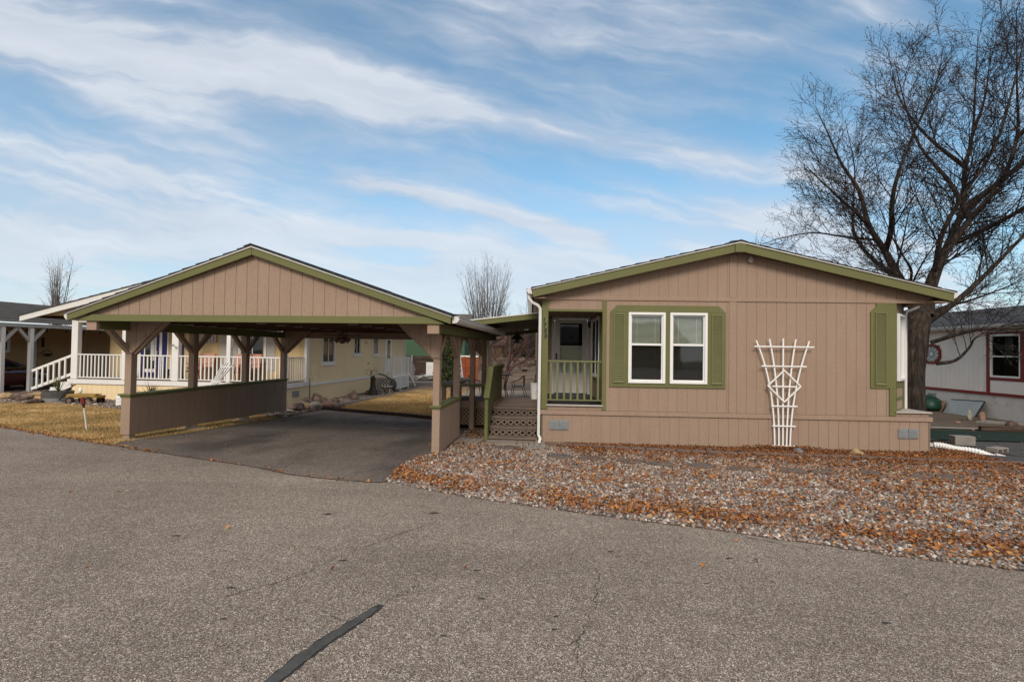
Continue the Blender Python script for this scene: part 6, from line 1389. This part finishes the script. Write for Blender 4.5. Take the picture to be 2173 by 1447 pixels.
class Tree:
    def __init__(s, seed): s.r = random.Random(seed); s.S = {8: [[], [], [], []], 5: [[], [], [], []], 3: [[], [], [], []]}; s.tips = []; s.env = None
    def line(s, pts, r0, r1):
        n = len(pts) - 1
        for i in range(n):
            a = r0 + (r1 - r0) * i / n; b = r0 + (r1 - r0) * (i + 1) / n; k = 8 if a > .05 else (5 if a > .014 else 3)
            q = s.S[k]; q[0].append(pts[i][:]); q[1].append((pts[i + 1] + (pts[i + 1] - pts[i]) * .03)[:]); q[2].append(a); q[3].append(b)
    def side(s, d, ang):
        d = d.normalized(); r = Vector((s.r.gauss(0, 1), s.r.gauss(0, 1), s.r.gauss(0, 1))); r = (r - d * r.dot(d)).normalized()
        return (d * math.cos(ang) + r * math.sin(ang)).normalized()
    def grow(s, pts, r0, r1, lv, spec):
        """children along a limb. spec[lv] = (spacing, length, radius factor, segments, jitter, up, start)"""
        if lv >= len(spec): s.tips.append(pts[-1]); return
        sp, Ln, rf, ns, jit, upb, st = spec[lv]; tot = sum((pts[i + 1] - pts[i]).length for i in range(len(pts) - 1)); t = tot * st + sp * s.r.random()
        while t < tot:
            acc = 0
            for i in range(len(pts) - 1):
                l = (pts[i + 1] - pts[i]).length
                if acc + l >= t: break
                acc += l
            f = (t - acc) / l; p = pts[i].lerp(pts[i + 1], f); d = pts[i + 1] - pts[i]; fr = t / tot
            rr = min(.045, (r0 + (r1 - r0) * fr) * rf + .004) * s.r.uniform(.7, 1.0); L2 = Ln * s.r.uniform(.55, 1.15) * (1.0 - .45 * fr)
            nd = s.side(d, R(s.r.uniform(26, 52)));
            if s.env is None or s.env(p + nd * L2 * .7):
                q = wander(p, nd, L2, ns, s.r, jit, upb); s.line(q, max(rr, .0035), max(rr * .35, .0025)); s.grow(q, rr, rr * .35, lv + 1, spec)
            t += sp * s.r.uniform(.6, 1.4)
        s.tips.append(pts[-1])
    def build(s, par, m, mt, base):
        for k, nm, mm in ((8, 'limbs', m), (5, 'branches', m), (3, 'twigs', mt)):
            q = s.S[k]
            if q[0]: segs_mesh(nm, q[0], q[1], q[2], q[3], k, mm, par, base)
def smooth(pts, n=4):
    out = []; P = [Vector(p) for p in pts]; P = [P[0] * 2 - P[1]] + P + [P[-1] * 2 - P[-2]]
    for i in range(1, len(P) - 2):
        for j in range(n):
            t = j / n; a, b, c, d = P[i - 1:i + 3]
            out.append(.5 * ((2 * b) + (c - a) * t + (2 * a - 5 * b + 4 * c - d) * t * t + (3 * b - a - 3 * c + d) * t ** 3))
    out.append(P[-2]); return out
# the large bare tree at the right
bt = thing('bare_tree', F0, 11.9, 14.0, -2.1, 'large leafless dark-barked tree towering behind the right end of the tan house', 'tree')
BL = (11.9, 14.0, -2.1)
b = MB(); tp = [(11.64, 14.0, -2.25), (11.62, 14.0, -2.0), (11.56, 14.0, -1.2), (11.53, 14.0, -.4), (11.58, 14.0, .35), (11.72, 14.0, 1.0), (11.88, 14.0, 1.5)]
b.tube(smooth(tp, 3), [.44, .40, .36, .345, .335, .33, .325, .325, .33, .34, .355, .37, .37, .36, .34, .31, .27, .22, .17][:19], 22)
v2 = []
for (x, y, z) in b.v:
    a = math.atan2(y - 14, x - 11.7); k = 1 + .05 * mnoise.noise(Vector((math.cos(a) * 3, math.sin(a) * 3, z * 1.2))) + .03 * math.sin(a * 9 + z); v2.append((11.7 + (x - 11.7) * k, 14 + (y - 14) * k, z))
b.v = v2; b.build('trunk', M['bark'], bt, smooth=True)
T_ = Tree(5)
def env(p):
    dx = (p.x - 14.6) / 7.2; dy = (p.y - 14) / 6.0; dz = (p.z - 4.4) / (7.0 if p.z > 4.4 else 5.2)
    if p.z < 1.0 and p.x < 12.4: return False
    if p.z < -.2: return False
    return dx * dx + dy * dy + dz * dz < 1.0
T_.env = env
LIMBS = [ # (points (X, dY, w), r0, r1)
 ([(11.80, 0, .6), (11.72, .1, 1.4), (11.45, .2, 2.13), (11.04, .3, 3.09), (10.62, .4, 3.91), (10.42, .5, 4.94), (9.94, .6, 5.83), (9.59, .7, 6.8), (9.3, .8, 7.6)], .26, .03),
 ([(11.04, .3, 3.09), (10.75, -.3, 3.6), (10.38, -.8, 4.2), (10.30, -1.1, 4.87), (10.5, -1.4, 5.9), (10.8, -1.7, 7.0), (10.9, -1.8, 7.9)], .13, .02),
 ([(11.35, .2, 2.3), (11.0, .8, 3.0), (10.9, 1.4, 3.9), (11.15, 1.8, 5.0), (11.4, 2.1, 6.3), (11.3, 2.4, 8.0)], .11, .02),
 ([(10.62, .4, 3.91), (9.9, 0, 4.2), (9.2, -.3, 4.55), (8.5, -.6, 4.9), (7.9, -.9, 5.2)], .09, .012),
 ([(10.85, .35, 3.45), (10.0, .6, 3.6), (9.2, .8, 3.75), (8.3, .9, 3.6), (7.7, 1.0, 3.4)], .06, .01),
 ([(11.5, .2, 2.0), (10.7, .9, 2.5), (9.7, 1.4, 2.7), (8.8, 1.8, 2.6), (8.0, 2.0, 2.3)], .06, .01),
 ([(11.92, .05, 1.3), (11.95, -.2, 2.14), (12.13, -.4, 2.83), (12.61, -.7, 3.8), (13.17, -.9, 4.64), (13.5, -1.1, 5.9), (13.3, -1.3, 7.3), (13.2, -1.4, 9.2)], .24, .025),
 ([(12.0, -.3, 2.4), (11.65, -.9, 3.3), (11.75, -1.4, 4.2), (12.1, -1.9, 5.3), (12.3, -2.2, 6.8), (12.5, -2.4, 8.6)], .12, .02),
 ([(12.61, -.7, 3.8), (12.4, -.3, 5.0), (12.0, .2, 6.2), (11.9, .6, 7.6), (11.7, .8, 9.2)], .11, .018),
 ([(12.05, 0, 1.2), (12.34, .2, 2.01), (12.89, .4, 3.12), (13.71, .7, 4.51), (13.99, .9, 5.89), (14.41, 1.1, 7.01), (14.6, 1.2, 8.6), (14.7, 1.2, 10.4)], .25, .03),
 ([(13.71, .7, 4.51), (14.6, .4, 5.3), (15.6, .1, 6.4), (16.5, -.2, 7.9), (17.2, -.4, 9.6)], .16, .02),
 ([(13.4, .6, 4.0), (14.5, 1.4, 4.6), (15.8, 2.2, 5.4), (17.0, 2.8, 6.6)], .13, .02),
 ([(13.99, .9, 5.89), (13.5, 1.7, 7.2), (13.1, 2.3, 8.7), (13.0, 2.6, 10.2)], .10, .015),
 ([(12.1, .1, 1.0), (12.7, -.2, 1.6), (13.4, -.4, 2.4), (14.3, -.6, 3.5), (15.3, -.8, 4.5), (16.6, -1.0, 5.5)], .15, .02),
 ([(12.2, .3, 1.1), (13.2, .9, 1.5), (14.5, 1.3, 1.8), (16.0, 1.6, 2.3), (17.5, 1.8, 2.9)], .10, .015),
 ([(11.95, -.2, .4), (12.6, -.9, .75), (13.5, -1.4, .8), (14.6, -1.8, 1.1), (15.6, -2.2, 1.7)], .09, .012),
 ([(12.2, -.1, -.20), (12.55, -.3, -.10), (12.85, -.4, .25), (12.95, -.5, .55), (13.4, -.6, .80), (14.0, -.8, .9)], .085, .015),
 ([(13.0, .4, 3.3), (13.6, -.9, 3.9), (14.2, -2.0, 4.8), (14.6, -2.8, 6.0), (14.8, -3.2, 7.6)], .12, .018),
 ([(11.6, .2, 1.8), (11.0, -.7, 2.3), (10.3, -1.3, 2.6), (9.6, -1.8, 3.0), (9.0, -2.2, 3.6)], .07, .012),
 ([(14.41, 1.1, 7.01), (15.2, 1.5, 8.4), (15.6, 1.7, 10.2)], .08, .015),
 ([(13.5, -1.1, 5.9), (14.0, -1.8, 7.0), (14.2, -2.3, 8.6), (14.1, -2.5, 10.0)], .09, .015),
]
SPEC = [(.27, 2.3, .24, 7, .075, .05, .14), (.14, 1.05, .50, 4, .10, .045, .12), (.10, .42, .6, 3, .09, .03, .15)]
for pts, r0, r1 in LIMBS:
    q = smooth([(x, 14 + dy, w) for x, dy, w in pts], 4)
    n = len(q) - 1; r0 *= .58 if r0 > .2 else .66; r1 = .009
    for i in range(n):
        f0 = (1 - i / n) ** 1.15; f1 = (1 - (i + 1) / n) ** 1.15; T_.line(q[i:i + 2], r1 + (r0 - r1) * f0, r1 + (r0 - r1) * f1)
    T_.grow(q, r0, r1, 0, SPEC)
T_.build(bt, M['bark'], M['bark2'], BL)
# dry seed clusters and buds at the twig ends
rs = np.random.RandomState(2); tips = np.array([t[:] for t in T_.tips]); sel = tips[rs.rand(len(tips)) < .55]
n = len(sel); k = 3; C0 = np.repeat(sel, k, 0) + rs.randn(n * k, 3) * .02
V = np.repeat(C0, 3, 0) + rs.randn(n * k * 3, 3) * .014
o = mesh_np('seed_clusters', V - np.array(BL), np.arange(n * k * 3).reshape(-1, 3), M['shrubw']); o.parent = bt; o['kind'] = 'stuff'
print('tree segs', [len(T_.S[k][0]) for k in (8, 5, 3)])
# vase-shaped bare poplars and shrubs in the distance
def vase(name, X, Y, w0, H, spread, nst, label, seed, r=.10, m='poplar', spec=None, lean=(0, 0), wide=.0):
    t = thing(name, F0, X, Y, w0, label, 'tree'); q = Tree(seed); rr = q.r
    for k in range(nst):
        a = rr.uniform(0, 6.283); e = spread * math.sqrt(rr.random()); d = Vector((math.sin(e) * math.cos(a) + lean[0], math.sin(e) * math.sin(a), math.cos(e)))
        L_ = H * rr.uniform(.80, 1.0) * (1 - .12 * (e / spread)); p = wander((X + rr.gauss(0, .1), Y + rr.gauss(0, .1), w0), d, L_, 9, rr, .025, .035)
        q.line(p, r * rr.uniform(.6, 1), r * .1); q.grow(p, r, r * .1, 0, spec)
    q.build(t, M[m], M[m], (X, Y, w0)); return t
vase('street_tree', -4.0, -24, -2.0, 11.0, .8, 12, 'leafless tree across the street, mirrored in the front windows', 77, .16, 'bark2', [(.5, 2.6, .4, 5, .09, .04, .2), (.3, 1.1, .6, 3, .12, .03, .1)])
vase('bare_poplar', -3.3, 60, -2.2, 14.6, .30, 30, 'tall leafless poplar with upswept pale stems between carport and house', 3, .12, spec=[(.42, 2.8, .30, 5, .04, .10, .22), (.30, .9, .6, 3, .08, .06, .2)])
vase('bare_poplar', -51.8, 55, -2.2, 12.9, .10, 13, 'slim leafless poplar above the far left roof', 4, .12, spec=[(.42, 2.3, .4, 5, .06, .10, .28), (.35, .8, .6, 3, .1, .05, .2)])
vase('bare_tree', 1.2, 46, -2.2, 7.2, .75, 7, 'small leafless tree just left of the tan house eave', 6, .10, 'bark2', [(.35, 1.8, .45, 4, .12, .02, .25), (.22, .8, .6, 3, .15, .02, .1)])
# multi-stemmed shrub tree behind the patio
sh = thing('bare_shrub', F0, -.35, 26, -2.15, 'dense leafless red-brown shrub tree behind the patio table', 'shrub'); q = Tree(12)
for pts in [[(-.35, 26, -2.2), (-.35, 26, -1.4), (-.6, 25.9, -.9), (-1.0, 25.8, -.2), (-1.3, 25.7, .6)], [(-.35, 26, -1.5), (-.2, 26, -.8), (-.1, 26.2, .2), (-.2, 26.3, 1.2)], [(-.32, 26, -1.4), (.05, 25.8, -.9), (.6, 25.6, -.55), (1.3, 25.5, -.35), (1.7, 25.4, .1)],
            [(-.3, 26, -1.3), (.2, 26.3, -.6), (.6, 26.5, .1), (.9, 26.6, .9)], [(-.4, 26, -1.5), (-.9, 26.3, -1.0), (-1.5, 26.5, -.4), (-1.9, 26.6, .2)], [(-.3, 26, -1.3), (.0, 26.4, -.3), (.3, 26.6, .7), (.2, 26.7, 1.4)]]:
    l = smooth(pts, 3); q.line(l, .085, .02); q.grow(l, .085, .02, 0, [(.14, 1.05, .4, 4, .2, .0, .28), (.10, .55, .5, 3, .3, -.01, .05), (.09, .28, .7, 2, .3, 0, 0)])
q.env = None; q.build(sh, M['shrubw'], M['shrubw'], (-.35, 26, -2.15))
# evergreens: many small leaf clumps through a conical volume
def conifer(name, X, Y, w0, H, r, label, seed, n=9000, col=((.030, .045, .018), (.055, .070, .028), (.10, .095, .035), (.018, .028, .012)), taper=.75, leaf=.05):
    t = thing(name, F0, X, Y, w0, label, 'tree'); rs = np.random.RandomState(seed)
    b = MB(); b.tube([(X, Y, w0 - .1), (X, Y, w0 + H * .85)], [r * .12, .01], 7); b.build('trunk', M['bark'], t)
    h = rs.rand(n) ** .85; a = rs.rand(n) * 6.283; rad = r * np.clip(1.02 - h, .03, 1) ** taper * np.clip(.55 + h * 4, 0, 1) * (.45 + .55 * rs.rand(n) ** .5)
    rad *= 1 + .22 * np.sin(a * 3 + h * 17 + seed) + .15 * np.sin(a * 7 - h * 31)
    C0 = np.stack([np.cos(a) * rad, np.sin(a) * rad, h * H], 1)
    nn = rs.randn(n, 3, 3) * leaf; nn[:, :, 2] *= 1.5; V = C0[:, None, :] + nn
    pal = np.array(col); ci = np.clip((np.sin(a * 5 + h * 23) * .5 + .5) * len(pal) * .7 + rs.rand(n) * 1.4, 0, len(pal) - 1).astype(int)
    o = mesh_np('crown', V.reshape(-1, 3), np.arange(n * 3).reshape(-1, 3), M['needle'], np.repeat(pal[ci] * (.7 + .6 * rs.rand(n, 1)), 3, 0)); o.parent = t; return t
conifer('evergreen_tree', -3.75, 28.5, -2.2, 3.4, .78, 'conical dark evergreen seen between the right carport posts', 1, 16000, leaf=.04)
conifer('evergreen_tree', 1.30, 20, -2.1, 3.25, .36, 'narrow evergreen at the left rear of the tan house', 2, 9000, leaf=.035)
conifer('evergreen_tree', 3.2, 62, -2.2, 7.4, 2.2, 'distant dark conifer top above the patio roof', 3, 9000, leaf=.13)
conifer('evergreen_tree', .6, 64, -2.2, 6.4, 2.0, 'distant low dark conifer left of the taller one', 5, 7000, leaf=.13)
# a low hedge line of bare brush far back so the horizon is not empty
for i, (X, Y, H_, w_, lab) in enumerate([(-16, 75, 3.4, 5, 'far bare brush behind the green house'), (14, 70, 4.2, 6, 'far bare brush behind the tan house'), (26, 62, 4.5, 6, 'far bare brush above the white house roof')]):
    vase('far_bush', X, Y, -2.2, H_, 1.1, 14, lab, 30 + i, .06, 'bark2', [(.3, 1.4, .5, 3, .15, .02, .1), (.25, .6, .6, 2, .2, .0, .05)])
